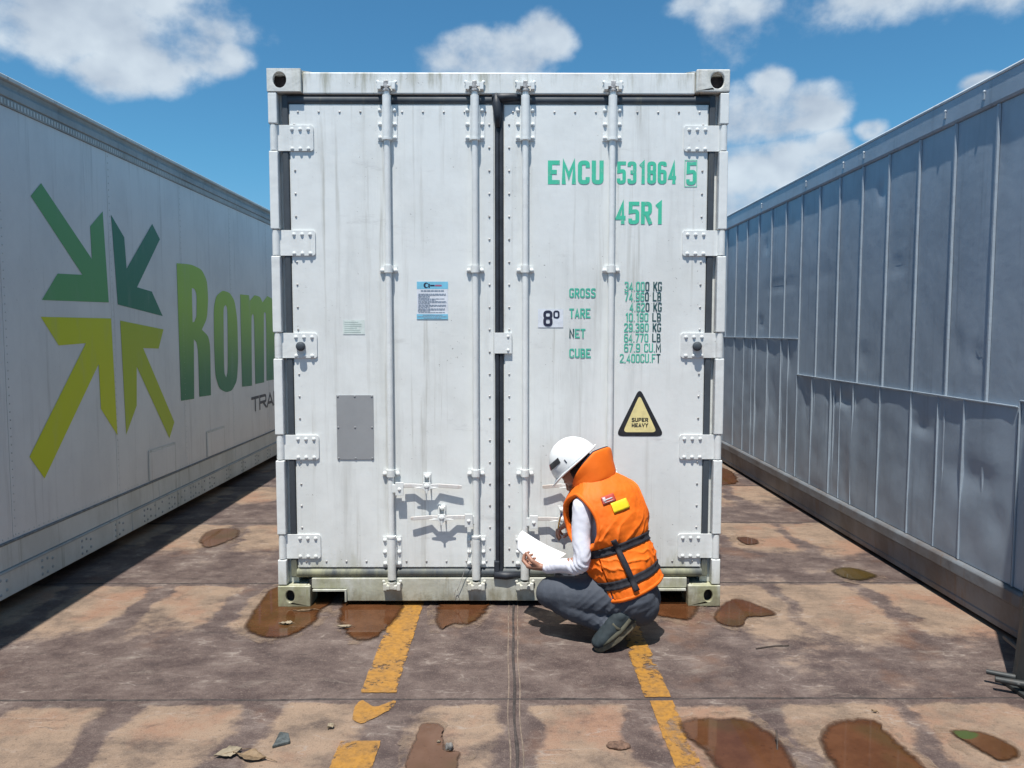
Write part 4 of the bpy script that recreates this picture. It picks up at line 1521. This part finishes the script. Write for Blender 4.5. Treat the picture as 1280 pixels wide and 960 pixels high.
# --- pose
ANG = R_(30)
Fh = V(-math.sin(ANG), math.cos(ANG), 0)            # where the chest faces
Lh = V(-math.cos(ANG), -math.sin(ANG), 0)           # towards the left shoulder
PEL, NECK = V(.640, -.420, .235), V(.470, -.325, .775)
UP = (NECK - PEL).normalized()
FW = (Fh - UP * Fh.dot(UP)).normalized()
LT = UP.cross(FW)
hipL, kneeL, ankL = V(.625, -.47, .225), V(.262, -.39, .222), V(.560, -.505, .105)
hipR, kneeR, ankR = V(.690, -.33, .225), V(.365, -.14, .240), V(.640, -.345, .105)
shL, elL, wrL = V(.412, -.445, .668), V(.398, -.508, .405), V(.238, -.385, .347)
shR, elR, wrR = V(.590, -.225, .665), V(.545, -.090, .450), V(.432, -.120, .492)
HF = V(-.66, .34, -.67).normalized()
HU = V(-.60, .12, .72); HU = (HU - HF * HU.dot(HF)).normalized()
HL = HU.cross(HF)
HB = V(.380, -.300, .858)                            # centre of the helmet rim
HR = Matrix((HF, HL, HU)).transposed()
hc = HB + HF * .010 - HU * .045

person = thing('person', 'person crouching at the container door in orange life jacket and white helmet', 'person', (.55, -.45, 0))


def cloth(name, c, c2=None, rough=.8, scale=14, bump=.25, weave=260, sheen=.2):
    mt, n = new_mat(name)
    p = n.obj()
    f = n.noise(p, scale, 5, .62)
    w = n.noise(p, weave, 2, .5)
    col = n.mix(n.ss(f, .3, .72), c, c2 or tuple(v * .82 for v in c))
    n.principled(col, rough, normal=n.bump(n.m('ADD', f, n.m('MULTIPLY', w, .10)), bump, .012), spec=.3)
    return mt


skin_m, n = new_mat('skin')
f = n.noise(n.obj(), 40, 4, .6)
n.principled(n.mix(f, (.36, .185, .125), (.29, .14, .09)), .5, normal=n.bump(n.noise(n.obj(), 260, 2, .5), .15, .002))
shirt_m = cloth('white_shirt', (.72, .73, .80), (.66, .67, .75), scale=9)
trouser_m = cloth('slate_trousers', (.072, .082, .102), (.055, .064, .082), scale=10, bump=.4)
vest_m = cloth('orange_nylon', (.88, .175, .012), (.82, .150, .010), rough=.62, scale=7, bump=.35)
vest_d = cloth('orange_piping', (.72, .115, .010), rough=.65)
strap_m = cloth('black_webbing', (.022, .023, .030), (.030, .031, .038), rough=.7, scale=60)
lining_m = cloth('navy_lining', (.016, .019, .032), rough=.8)
hair_m = cloth('dark_hair', (.018, .010, .010), (.035, .016, .014), rough=.45, scale=80, bump=.6)
helm_m = plain('white_plastic', (.80, .82, .82), .28, 0, .03, 8, .02)
shoe_m = cloth('dark_suede', (.030, .042, .048), (.022, .030, .034), rough=.75, scale=30)
olive_m = cloth('olive_panel', (.085, .082, .058), (.06, .058, .042), rough=.8, scale=30)
sole_m = cloth('tan_sole', (.165, .150, .105), (.10, .09, .065), rough=.75, scale=40)


# --- body, one continuous surface with head, hands and feet
def hand(mb, wrist, d, nrm, curl, thumb_side=1, spread=1.0, thumb_curl=.6):
    d, nrm = d.normalized(), (nrm - d * nrm.dot(d.normalized())).normalized()
    side = d.cross(nrm) * thumb_side
    base = wrist + d * .012
    for k, off in enumerate((.031, .0105, -.0105, -.030)):
        kb = base + d * (.078 - .004 * abs(k - 1)) + side * off
        limb(mb, [base + d * .005 + side * off * .6, kb], [.0165, .0120], 10, 3)
        L = (.040, .045, .041, .032)[k]
        a = 0.0
        p = kb
        P, Rd = [p], [.0098]
        for j, (seg, rr) in enumerate(((L, .0088), (L * .62, .0080), (L * .5, .0068))):
            a += curl[j] + .05 * k
            dd = d * math.cos(a) + nrm * math.sin(a) + side * off * (.25 * spread if j == 0 else 0)
            p = p + dd.normalized() * seg
            P.append(p); Rd.append(rr)
        limb(mb, P, Rd, 10, 3)
    t0 = base + d * .020 + side * .026 + nrm * .006
    d1 = (d * .62 + side * .62 + nrm * .45).normalized()
    d2 = (d * .80 + side * .05 + nrm * thumb_curl).normalized()
    t1 = t0 + d1 * .038
    t2 = t1 + d2 * .032
    limb(mb, [base + side * .012, t0, t1, t2, t2 + d2 * .020], [.014, .0145, .0112, .0095, .0075], 10, 3)


mb = MB()
# torso, neck, head
limb(mb, [PEL, PEL.lerp(NECK, .45), PEL.lerp(NECK, .8)], [.105, .100, .105])
limb(mb, [shL + V(.02, .02, 0), PEL.lerp(NECK, .84), shR], [.045, .085, .045])
limb(mb, [NECK - UP * .02, hc - HU * .06 - HF * .02], [.054, .050])
mb.ball(hc, 1, 24, 16, (.094, .074, .108), HR)
mb.ball(hc + HF * .030 - HU * .062, 1, 18, 12, (.058, .050, .052), HR)
mb.ball(hc + HF * .080 - HU * .100, .017, 12, 8)                                    # chin
limb(mb, [hc + HF * .088 + HU * .002, hc + HF * .107 - HU * .036], [.009, .013], 10, 3)      # nose
for sg in (-1, 1):
    mb.ball(hc + HL * (.072 * sg) - HF * .008 - HU * .018, 1, 12, 8, (.020, .009, .030), HR)    # ears
    mb.ball(hc + HF * .078 + HL * (.034 * sg) + HU * .004, 1, 10, 8, (.010, .015, .007), HR)     # lids
    mb.ball(hc + HF * .074 + HL * (.036 * sg) - HU * .042, .022, 10, 8)               # cheeks
mb.ball(hc + HF * .092 - HU * .064, 1, 12, 8, (.010, .022, .006), HR)               # lips
mb.ball(hc + HF * .090 - HU * .073, 1, 12, 8, (.009, .018, .006), HR)
# arms
limb(mb, [shL, elL, wrL], [.043, .036, .025])
limb(mb, [shR, elR, wrR], [.043, .036, .025])
# legs
for (h, k, a_) in ((hipL, kneeL, ankL), (hipR, kneeR, ankR)):
    limb(mb, [h, h.lerp(k, .5), k], [.085, .075, .055])
    limb(mb, [k, k.lerp(a_, .4), a_], [.050, .052, .034])
toeL, heelL = V(.468, -.560, .030), V(.628, -.530, .105)
toeR, heelR = V(.540, -.375, .030), V(.705, -.355, .105)
for (a_, h, t) in ((ankL, heelL, toeL), (ankR, heelR, toeR)):
    limb(mb, [a_, h.lerp(t, .18)], [.034, .030], 12, 3)
    limb(mb, [h.lerp(t, .1), h.lerp(t, .7), t], [.030, .028, .020], 12, 3)
hand(mb, wrL, V(-.80, .40, -.10), V(-.10, .35, .60), (.75, .95, .7), thumb_side=-1, thumb_curl=.9)
hand(mb, wrR, V(-.90, -.10, .02), V(-.2, -.15, -.9), (.55, .9, .5), thumb_side=1)
body = finish(voxel_union(mb, .0032, 2, .4), 'body', skin_m, person)
# eyes
eye_m = plain('eye', (.6, .58, .55), .2)
for sg in (-1, 1):
    e = MB().ball(hc + HF * .0795 + HL * (.034 * sg) + HU * .000, .0095, 12, 8).build('eye', eye_m, person, smooth=True)

# --- shirt
mb = MB()
limb(mb, [PEL.lerp(NECK, .1), PEL.lerp(NECK, .5), PEL.lerp(NECK, .82)], [.118, .118, .118])
limb(mb, [shL + V(.04, .03, 0), PEL.lerp(NECK, .86), shR], [.060, .090, .060])
for (a_, b_, c_) in ((shL, elL, wrL), (shR, elR, wrR)):
    limb(mb, smoothpath([a_, a_.lerp(b_, .5) + V(-.004, 0, 0), b_, b_.lerp(c_, .5), c_], 3), [.053 - .0019 * k for k in range(13)], 18, 2)


def sleeve_folds(co):
    d = 0.0
    for (p, q, r) in ((elL, .075, 1), (elR, .085, 1), (shL, .08, .3), (wrL, .05, .6)):
        k = math.exp(-((co - p).length / q) ** 2)
        d += .0034 * r * k * math.sin((co.x * .75 + co.z * .8 - co.y * .4) * 170 + 7 * mnoise.noise(co * 13))
    return d + .0040 * mnoise.noise(co * 12) + .0012 * mnoise.noise(co * 40)


finish(voxel_union(mb, .0065, 3), 'shirt', shirt_m, person, sleeve_folds)
mb = MB().tube([wrL + (elL - wrL).normalized() * .012, wrL + (elL - wrL).normalized() * .034], [.0305, .0325], 18)
mb.build('cuff', shirt_m, person, smooth=50)

# --- trousers
mb = MB()
mb.ball(PEL + V(.018, -.012, .015), 1, 24, 16, (.128, .124, .106))
mb.ball(V(.690, -.470, .185), .096, 20, 14)
mb.ball(V(.722, -.372, .192), .090, 20, 14)
limb(mb, [PEL + UP * .02, PEL + UP * .13], [.140, .122])
limb(mb, smoothpath([hipL + V(.03, 0, 0), hipL.lerp(kneeL, .5) + V(0, 0, -.004), kneeL], 3), [.115, .113, .109, .103, .096, .088, .078], 20, 2)
limb(mb, smoothpath([kneeL, kneeL.lerp(ankL, .45) + V(0, 0, -.012), ankL], 3), [.074, .074, .074, .072, .066, .060, .056], 20, 2)
limb(mb, smoothpath([hipR, hipR.lerp(kneeR, .5), kneeR], 3), [.115, .111, .106, .100, .094, .086, .076], 20, 2)
limb(mb, smoothpath([kneeR, kneeR.lerp(ankR, .45), ankR], 3), [.072, .074, .074, .070, .064, .058, .054], 20, 2)
for (dx_, dz_, r) in ((-.022, .0, .054), (.004, .006, .056), (.028, .016, .054)):
    mb.ball(ankL + V(dx_, -.014, dz_), r, 14, 10)


def trouser_folds(co):
    d = .0050 * mnoise.noise(co * 8) + .0010 * mnoise.noise(co * 34)
    for (p, q, amp, fr, dr_) in ((V(.52, -.58, .20), .13, .0060, 150, V(.8, 0, -.75)), (kneeL + V(.05, -.03, -.04), .10, .0050, 170, V(.9, 0, .3)), (ankL, .085, .0075, 190, V(.75, -.2, .9)), (V(.66, -.58, .26), .10, .0045, 160, V(.5, 0, -.9))):
        k = math.exp(-((co - p).length / q) ** 2)
        w = math.sin(co.dot(dr_) * fr * .62 + 4.5 * mnoise.noise(co * 7))
        d += amp * k * (1 - abs(w)) ** 1.5 * .9 - amp * .3 * k
    return d


finish(voxel_union(mb, .0065, 4), 'trousers', trouser_m, person, trouser_folds)


# --- shoes
def shoe(heel, toe):
    d = (toe - heel).normalized()
    ref = V(0, 0, 1)
    side = ref.cross(d).normalized()
    upv = d.cross(side)
    Rm = Matrix((d, side, upv)).transposed()
    o0 = heel.lerp(toe, .45) - upv * .028
    T = lambda x, y, z: o0 + Rm @ V(x, y, z)
    mb = MB()
    prof = [(-.105, .032, .075, 0), (-.075, .038, .085, 0), (-.035, .040, .085, 0), (.005, .044, .075, 0), (.045, .048, .060, 0), (.080, .046, .050, 0), (.104, .034, .040, 0)]
    for (pa_, pb__) in zip(prof, prof[1:]):
        for k in range(5):
            x, w, h = [pa_[i] + (pb__[i] - pa_[i]) * k / 5 for i in range(3)]
            mb.ball(T(x, 0, .020 + h * .45), 1, 18, 12, (.024, w, h * .62), Rm)
    mb.ball(T(-.060, 0, .082), 1, 16, 10, (.046, .039, .030), Rm)
    up = finish(voxel_union(mb, .0045, 5), 'shoe', shoe_m, person, lambda co: .0015 * mnoise.noise(co * 45))
    ol = []
    for k in range(28):
        a = 2 * math.pi * k / 28
        x = .124 * math.cos(a)
        w = (.049 if x > 0 else .041) * math.sin(a)
        w *= 1.0 + .10 * math.cos(a)
        ol.append(T(x, w, 0))
    MB().extrude([ol], Rm @ V(0, 0, .026)).build('sole', sole_m, up, bevel=.006, seg=3)
    # padded collar, overlays and laces
    mb = MB().tube([T(-.124 + .004 * (k - 4) ** 2 * .3, -.040 + .010 * k, .034) for k in range(9)], .004, 6)
    for sg in (-1, 1):
        mb.tube([T(-.09, .034 * sg, .055), T(-.02, .038 * sg, .036), T(.05, .043 * sg, .036), T(.085, .038 * sg, .032)], [.010, .013, .012, .007], 8)
        mb.tube([T(-.03, .036 * sg, .034), T(-.012, .036 * sg, .062), T(-.008, .026 * sg, .088)], [.010, .009, .007], 8)
    tag(mb.build('overlay', olive_m, up, smooth=True), kind='stuff')
    mb = MB()
    for k in range(4):
        x = -.015 + .022 * k
        mb.tube([T(x, -.030, .084 - .006 * k), T(x + .006, 0, .100 - .008 * k), T(x, .030, .084 - .006 * k)], .0032, 6)
    tag(mb.build('laces', strap_m, up, smooth=True), kind='stuff')


shoe(V(.622, -.530, .122), V(.478, -.572, .034))
shoe(V(.702, -.350, .118), V(.552, -.385, .034))

# --- life jacket
SEC = [(-.005, .168, .152, .120), (.05, .169, .150, .125), (.13, .169, .145, .135), (.20, .170, .139, .140), (.28, .194, .150, .155), (.36, .206, .152, .162), (.43, .204, .146, .160), (.48, .186, .130, .146), (.52, .148, .106, .118), (.55, .105, .086, .086), (.575, .085, .072, .074)]
C0 = PEL + UP * .035 + V(.012, -.008, 0)


def sec(s):
    for (a, b) in zip(SEC, SEC[1:]):
        if s <= b[0]:
            t = max(0, (s - a[0]) / (b[0] - a[0]))
            return [a[i] + (b[i] - a[i]) * t for i in range(1, 4)]
    return SEC[-1][1:]


def secs(s):                       # smoothed
    q = [sec(min(max(s + d, 0), .575)) for d in (-.03, -.015, 0, .015, .03)]
    return [sum(v[i] for v in q) / 5 for i in range(3)]


def S(th, s, off=0.0, wr=True):
    """th = 0 at the spine, +90 deg at the left side"""
    a, bb, bf = secs(s)
    ct, st = math.cos(th), math.sin(th)
    b = bb if ct > 0 else bf
    e = 2 / 2.5
    x = math.copysign(abs(st) ** e, st) * a
    y = math.copysign(abs(ct) ** e, ct) * b
    k = 1 - .075 * math.exp(-((s - .208) / .020) ** 2) - .060 * math.exp(-((s - .062) / .018) ** 2)
    k *= 1 + .035 * math.exp(-((s - .135) / .04) ** 2) + .035 * math.exp(-((s - .30) / .06) ** 2)
    r = V(x, y, 0)
    rn = math.hypot(x, y)
    kk = k + off / rn
    if wr:
        q = V(math.cos(th) * 1.2, math.sin(th) * 1.2, s * 5)
        kk += (.006 * mnoise.noise(q * 1.6) + .0035 * mnoise.noise(q * 4.2)) / rn
        for s0 in (.062, .208):
            g = math.exp(-(abs(s - s0) / .055))
            kk += .0062 * g * mnoise.noise(V(th * 7.0 + 9 * s, s * 9, s0 * 50)) / rn
        g = math.exp(-((s - .265) / .05) ** 2)
        w_ = math.sin(th * 7 + s * 62 + 3 * mnoise.noise(q * 2.2))
        kk += .010 * g * ((1 - abs(w_)) ** 2 - .3) * max(0, math.cos(th - R_(35))) / rn
        g = math.exp(-((s - .135) / .045) ** 2)
        w_ = math.sin(th * 5 - s * 75 + 3 * mnoise.noise(q * 2.5 + V(5, 0, 0)))
        kk += .007 * g * ((1 - abs(w_)) ** 2 - .3) / rn
        kk += .0012 * mnoise.noise(q * 11) / rn
    fall = -.026 * max(0, 1 - s / .16) * max(0, math.cos(th - R_(38)))
    return C0 + UP * (s + fall) + LT * (x * kk) - FW * (y * kk)


AH = [(R_(80), .372, R_(42), .132), (R_(-92), .372, R_(40), .128)]


def hole(th, s):
    th = (th + math.pi) % (2 * math.pi) - math.pi
    for (t0, s0, rt_, rs) in AH:
        if ((th - t0) / rt_) ** 2 + ((s - s0) / rs) ** 2 < 1:
            return True
    if R_(61) < th < R_(68) and s < .185:
        return True
    if R_(172) < abs(th) and s > -1:
        return abs(abs(th) - math.pi) < R_(2)
    return False


NU, NV = 320, 150
mb = MB().grid(lambda u, v: S(u * 2 * math.pi - math.pi, .575 * v), NU, NV, wrap_u=True, keep=lambda u, v: not hole(u * 2 * math.pi - math.pi, .575 * v))
vest = mb.build('life_jacket', vest_m, person, smooth=True)
vest.data.materials.append(lining_m)
so = vest.modifiers.new('solid', 'SOLIDIFY')
so.thickness, so.offset, so.use_even_offset = .024, -1, False
so.material_offset = 1
so.material_offset_rim = 0
# piping round the armholes, hem and slits
for (t0, s0, rt_, rs) in AH:
    P = []
    for k in range(49):
        a = 2 * math.pi * k / 48
        P.append(S(t0 + rt_ * 1.01 * math.cos(a), s0 + rs * 1.01 * math.sin(a), -.006))
    MB().tube(P, .0105, 10, caps=False).build('armhole_piping', vest_m, vest, smooth=True)
MB().tube([S(R_(-176 + 352 * k / 90), 0, -.008) for k in range(91)], .0115, 8).build('hem_piping', vest_m, vest, smooth=True)
MB().tube([S(R_(61.5), .003 + .18 * k / 20, -.006) for k in range(21)], .008, 8).build('slit_piping', vest_m, vest, smooth=True)


def strip(name, th0, th1, s0, s1, mat, off=.005, nu=40, nv=5, thick=.004):
    mb = MB().grid(lambda u, v: S(th0 + (th1 - th0) * u, s0 + (s1 - s0) * v, off, True), nu, nv)
    o = mb.build(name, mat, vest, smooth=True)
    so_ = o.modifiers.new('solid', 'SOLIDIFY'); so_.thickness = thick; so_.offset = 0
    return o


strip('waist_strap', R_(-150), R_(150), .190, .227, strap_m, .006, 110)
strip('lower_strap', R_(-150), R_(150), .045, .080, strap_m, .006, 110)


def vstrip(name, s0, s1, tha, thb, w, mat, off, n=26):
    mb = MB()
    vs_, fs_ = [], []
    for k in range(n + 1):
        t = k / n
        s_ = s0 + (s1 - s0) * t
        th = tha + (thb - tha) * t
        for j in (-1, 0, 1):
            vs_.append(S(th + j * w / 2, s_, off, False))
    for k in range(n):
        for j in range(2):
            fs_.append((3 * k + j, 3 * k + j + 1, 3 * k + 4 + j, 3 * k + 3 + j))
    o = mb.add(vs_, fs_).build(name, mat, vest, smooth=True)
    so_ = o.modifiers.new('solid', 'SOLIDIFY'); so_.thickness = .004; so_.offset = 0
    return o


vstrip('back_strap', .255, .018, R_(24), R_(16), R_(9), strap_m, .012)
strip('red_label', R_(2), R_(20), .425, .463, inkmat('label_red', (.52, .075, .050)), .007, 8, 6, .002)
strip('yellow_label', R_(-8), R_(10), .372, .421, inkmat('label_yellow', (.95, .70, .02)), .007, 8, 6, .002)
strip('label_print', R_(5), R_(15), .441, .447, inkmat('label_print_white', (.65, .60, .62)), .009, 6, 2, .001)
strip('label_print', R_(5), R_(17), .431, .4345, inkmat('label_print_pale', (.60, .45, .45)), .009, 6, 2, .001)
strip('label_print', R_(14), R_(18), .436, .458, inkmat('label_print_mark', (.60, .52, .55)), .009, 4, 4, .001)


# --- flotation collar behind the head
def collar(u, v):
    """closed pad section (v) swept round the neck (u)"""
    th = R_(-82 + 185 * u)
    ends = min(u, 1 - u)
    endk = min(1, (ends / .035) ** .5) if ends > 0 else .0
    h = .128 + .022 * math.cos(th - R_(-20)) - .090 * max(0, u - .50) / .50
    t = .0175 * endk
    a = 2 * math.pi * v
    ex = math.copysign(abs(math.cos(a)) ** .5, math.cos(a)) * t
    ez = math.copysign(abs(math.sin(a)) ** .32, math.sin(a)) * h / 2 * (.9 + .1 * endk)
    z = .530 + h / 2 + ez
    r = .100 + .15 * (ez + h / 2) + ex + .004 * mnoise.noise(V(th * 2, z * 22, 0))
    c = C0 + UP * z + FW * (.06 * (ez + h / 2)) + FW * .004
    return c + LT * (r * math.sin(th)) - FW * (r * math.cos(th) * .90)


mb = MB().grid(collar, 80, 41)
mb.build('flotation_collar', vest_m, vest, smooth=50)
MB().tube([collar(u / 50, .25) for u in range(51)], .0055, 8).build('collar_edge', lining_m, vest, smooth=True)

# --- hair
mb = MB()
mb.ball(hc - HF * .022 - HU * .012, 1, 20, 14, (.090, .083, .100), HR)
mb.ball(NECK + UP * .035 - FW * .012, 1, 16, 10, (.066, .062, .070))
for k in range(6):
    q = V(.006 * (k - 3), .003 * k, .002 * k)
    P = smoothpath([hc - HU * .06 + HL * .04 - HF * .04, NECK + LT * .06 + UP * .01 + q, shL + V(.050, .000, .048) + q, shL + V(.062, -.030, .000) + q * 1.4, shL + V(.074, -.040, -.050 - .010 * k) + q * 1.5], 5)
    mb.tube(P, [.008 * (1 - .8 * i / len(P)) for i in range(len(P))], 8)
finish(voxel_union(mb, .003, 1), 'hair', hair_m, person, lambda co: .003 * mnoise.noise(co * 60))

# --- helmet
def dome(u, v):
    a, b = 2 * math.pi * u, v * math.pi / 2
    rf, rl, ru = .130, .110, .126
    f_, l_, z_ = math.cos(a) * math.cos(b) ** .92 * rf, math.sin(a) * math.cos(b) ** .92 * rl, math.sin(b) * ru
    ridge = .006 * math.exp(-(l_ / .020) ** 2) * math.sin(b) * (1 if z_ > .03 else z_ / .03)
    return HB + HF * (f_ - .004) + HL * l_ + HU * (z_ + ridge)


def brim(u, v):
    a = 2 * math.pi * u
    pk = max(0, math.cos(a)) ** 2.2
    ext = .009 + .030 * pk
    f_, l_ = math.cos(a) * (.130 + ext * v), math.sin(a) * (.110 + (.010 + .010 * pk) * v)
    return HB + HF * (f_ - .004) + HL * l_ + HU * (-.004 * v - .016 * pk * v)


mb = MB().grid(dome, 64, 24, wrap_u=True)
helmet = mb.build('helmet', helm_m, person, smooth=True)
so = helmet.modifiers.new('solid', 'SOLIDIFY'); so.thickness = .004
mb = MB().grid(brim, 64, 5, wrap_u=True)
br = mb.build('brim', helm_m, helmet, smooth=True)
so = br.modifiers.new('solid', 'SOLIDIFY'); so.thickness = .005
MB().tube([brim(k / 64, 1.0) for k in range(65)], .0040, 8, caps=False).build('brim_edge', helm_m, helmet, smooth=True)


def dome_strip(u0, u1, v0, v1, name, mat, lift):
    def fn(a, b):
        p = dome(u0 + (u1 - u0) * a, v0 + (v1 - v0) * b)
        return p + (p - (HB + HU * .01)).normalized() * lift
    o = MB().grid(fn, 14, 6).build(name, mat, helmet, smooth=True)
    return o


dome_strip(.115, .235, .25, .40, 'helmet_label', inkmat('label_charcoal', (.03, .032, .036)), .0022)
dome_strip(.088, .1145, .25, .40, 'helmet_label_end', inkmat('label_crimson', (.45, .03, .05)), .0024)
dome_strip(.262, .270, .14, .24, 'helmet_slot', lining_m, .0018)

# --- sheets of paper in the left hand, pen in the right
paper_m = plain('paper', (.80, .82, .84), .7, 0, .03, 6, .05)
pa, pb, pc, pd = on(646, 687, 1, -.20), on(653, 663, 1, -.12), on(708, 692, 1, -.28), on(684, 716, 1, -.385)


def sheet_fn(off):
    def fn(u, v):
        # u along the length (tip -> hand), v across
        e0, e1 = pb.lerp(pc, u), pa.lerp(pd, u)
        p = e0.lerp(e1, v)
        nrm = (pc - pb).cross(pa - pb).normalized()
        if nrm.z < 0: nrm = -nrm
        arch = math.sin(math.pi * v) * .030 * (1 - .5 * u) - .020 * math.sin(math.pi * u)
        return p + nrm * (arch + off + .002 * mnoise.noise(V(u * 3, v * 3, off * 100)))
    return fn


mb = MB().grid(sheet_fn(0), 24, 16)
pap = mb.build('paper_sheets', paper_m, smooth=True)
so = pap.modifiers.new('solid', 'SOLIDIFY'); so.thickness = .0022
tag(pap, 'curled white paper sheets held in the left hand of the crouching person', 'paper')
pen_b = on(698, 654, 1, -.150)
mb = MB().tube([pen_b + V(.012, .0, .035), pen_b + V(.004, 0, .008), pen_b - V(0, 0, .022), pen_b - V(.001, 0, .040), pen_b - V(.001, 0, .048)], [.0042, .0042, .0042, .0036, .001], 10)
pen = mb.build('pen', plain('pen_yellow', (.62, .36, .06), .35), smooth=40)
tag(pen, 'short yellow pen held in the right hand of the crouching person', 'pen')
MB().tube([pen_b + V(.0125, 0, .0355), pen_b + V(.017, 0, .052)], .0046, 10).build('pen_cap', plain('pen_blue', (.03, .05, .30), .35), pen, smooth=40)
# ================================================================== steel post at the edge and litter on the deck
post_m = painted('post_paint', (.040, .046, .046), (.028, .030, .030), (.12, .07, .04), streak=.8, spots=.9, rough=.55, bump=.4, seed=44)
pb_ = G(1272, 866) + V(.062, 0, 0)
post = thing('steel_stand', 'tall dark steel post with two forked prongs at its foot beside the grey trailer', 'post', (pb_.x, pb_.y, 0))
px_, py_ = pb_.x, pb_.y
mb = MB().extrude([[(px_ - .055, py_ - .055, .021), (px_ + .055, py_ - .055, .021), (px_ + .055, py_ + .055, .021), (px_ - .055, py_ + .055, .021)]], (.20, .0, 2.45))
mb.build('post', post_m, post, bevel=.006)
MB().box(px_ - .075, px_ + .11, py_ - .10, py_ + .10, .002, .020).build('base_plate', post_m, post, bevel=.004)
a = G(1240, 848, .045)
MB().tube([(px_ - .050, py_ - .030, .050), (a.x, a.y - .02, .052)], [.015, .012], 10).build('prong', post_m, post, smooth=40)
MB().tube([(px_ - .050, py_ + .035, .050), (a.x + .01, a.y + .055, .050)], [.013, .010], 10).build('prong', post_m, post, smooth=40)
b = G(1256, 797, .06)
MB().tube([(b.x, b.y, .06), (px_ - .02, py_ + .05, .16)], .010, 8).build('rod', post_m, post, smooth=40)

leaf_m = plain('dry_leaf', (.17, .115, .065), .7, 0, .35, 40, .4)
leaf_p = plain('pale_leaf', (.25, .205, .14), .7, 0, .25, 40, .4)


def leaf(px, py, length, width, rot, mat, label, curl=.25, seed=0, z=.006):
    c = G(px, py)
    o0 = V(c.x, c.y, z)
    cr, sr = math.cos(rot), math.sin(rot)

    def fn(u, v):
        x = (u - .5) * length
        w = width * (math.sin(math.pi * min(1, (u * .97 + .015) ** 1.25)) ** 1.15) * (1 + .05 * math.sin(u * 23 + seed) + .25 * mnoise.noise(V(u * 7, seed, v * 3)))
        y = (v - .5) * w
        zz = abs(v - .5) * 2
        h = curl * width * zz * (.45 + .9 * mnoise.noise(V(u * 3, seed * 2.0, 1 if v > .5 else 9))) + .10 * length * (u - .5) ** 2 * curl * 4 + .004 * mnoise.noise(V(u * 9, v * 9, seed))
        return o0 + V(x * cr - y * sr, x * sr + y * cr, max(h, 0) + .001)
    o = MB().grid(fn, 22, 9).build('dry_leaf', mat, smooth=True)
    s_ = o.modifiers.new('solid', 'SOLIDIFY'); s_.thickness = .0012
    tag(o, label, 'leaf', 'dry leaves on the deck')
    mid = [V(*fn(k / 8, .5)) + V(0, 0, .001) for k in range(9)]
    e = mid[-1] + (mid[-1] - mid[-2]).normalized() * length * .35
    MB().tube(mid + [V(e.x, e.y, .004)], [.0016] * 9 + [.001], 5).build('leaf_stalk', leaf_m, o, smooth=True)
    return o


leaf(285, 944, .095, .065, .5, leaf_p, 'pale broken leaf lying against the large curled leaf', .22, 1)
leaf(312, 948, .130, .055, -.25, leaf_m, 'large curled brown leaf with a long stalk beside the black scrap', .28, 2)
leaf(413, 911, .030, .026, .9, leaf_p, 'small crumpled pale leaf beside the broken yellow line', .6, 3)
leaf(430, 786, .075, .026, .05, leaf_p, 'long pale leaf at the rim of the puddle by the yellow line', .5, 4, .010)
leaf(357, 782, .070, .036, .2, leaf_p, 'pale leaf floating in the puddle under the corner casting', .35, 5, .010)
leaf(548, 931, .014, .010, .3, leaf_p, 'tiny leaf scrap floating in the silty puddle', .5, 6, .010)
leaf(1093, 891, .022, .012, -.5, leaf_m, 'small brown leaf between the two large puddles and the trailer', .6, 8)
leaf(380, 766, .12, .012, .15, leaf_m, 'thin straw coloured leaf blade half in the puddle by the corner casting', .3, 9, .012)
# lump of grit
c = G(773, 933)
mb = MB().ball((c.x, c.y, .006), 1, 18, 10, (.045, .030, .010))
o = finish(voxel_union(mb, .003, 2), 'rust_flake', plain('rust_flake', (.13, .075, .05), .85, 0, .5, 60, .8), None, lambda co: .006 * mnoise.noise(co * 55))
tag(o, 'flat brown rust flake lying on pink silt', 'rust flake')
c = G(563, 937)
mb = MB().ball((c.x, c.y, .012), 1, 12, 8, (.012, .014, .014)).ball((c.x - .013, c.y, .012), 1, 12, 8, (.006, .012, .014))
o = finish(voxel_union(mb, .002, 2), 'pebble', plain('pebble_grey', (.16, .15, .14), .8, 0, .6, 70, .6), None, lambda co: .003 * mnoise.noise(co * 90))
tag(o, 'small grey pebble at the rim of the silty puddle', 'pebble')
# triangular rubber scrap
P = [G(340, 936), G(363, 930), G(351, 916)]
mb = MB()
k = V(0, 0, .012)
mb.add([P[0], P[1], P[1] + k, P[0] + k, P[2] + V(.006, 0, .004), P[2] + V(-.006, 0, .004), (P[0] + P[1]) / 2 + V(-.012, .05, .026), (P[0] + P[1]) / 2 + V(.014, .05, .024)],
       [(0, 1, 2, 3), (3, 2, 7, 6), (6, 7, 4, 5), (0, 3, 6, 5), (1, 4, 7, 2), (0, 5, 4, 1)])
o = mb.build('rubber_scrap', plain('scrap_grey', (.055, .065, .065), .6, 0, .5, 50, .5), bevel=.003)
tag(o, 'dark triangular scrap of rubber on the silt near the curled leaf', 'scrap')


def twig(pts, r, label, mat):
    o = MB().tube(smoothpath(pts, 4), r, 6).build('twig', mat, smooth=True)
    return tag(o, label, 'twig', 'twigs on the deck')


tw_m = plain('twig_bark', (.055, .040, .032), .8, 0, .4, 60, .4)
a, b = G(945, 812), G(986, 808)
twig([a + V(0, 0, .005), a.lerp(b, .5) + V(0, .008, .006), b + V(0, 0, .005)], .0028, 'straight dark twig lying on the grey deck beyond the puddles', tw_m)
a = G(973, 940)
twig([a + V(-.004, 0, .002), a + V(.006, .03, .03), a + V(.012, .06, .05)], .0034, 'short dark twig sticking up out of the large brown puddle', tw_m)
a, b = G(336, 957), G(300, 949)
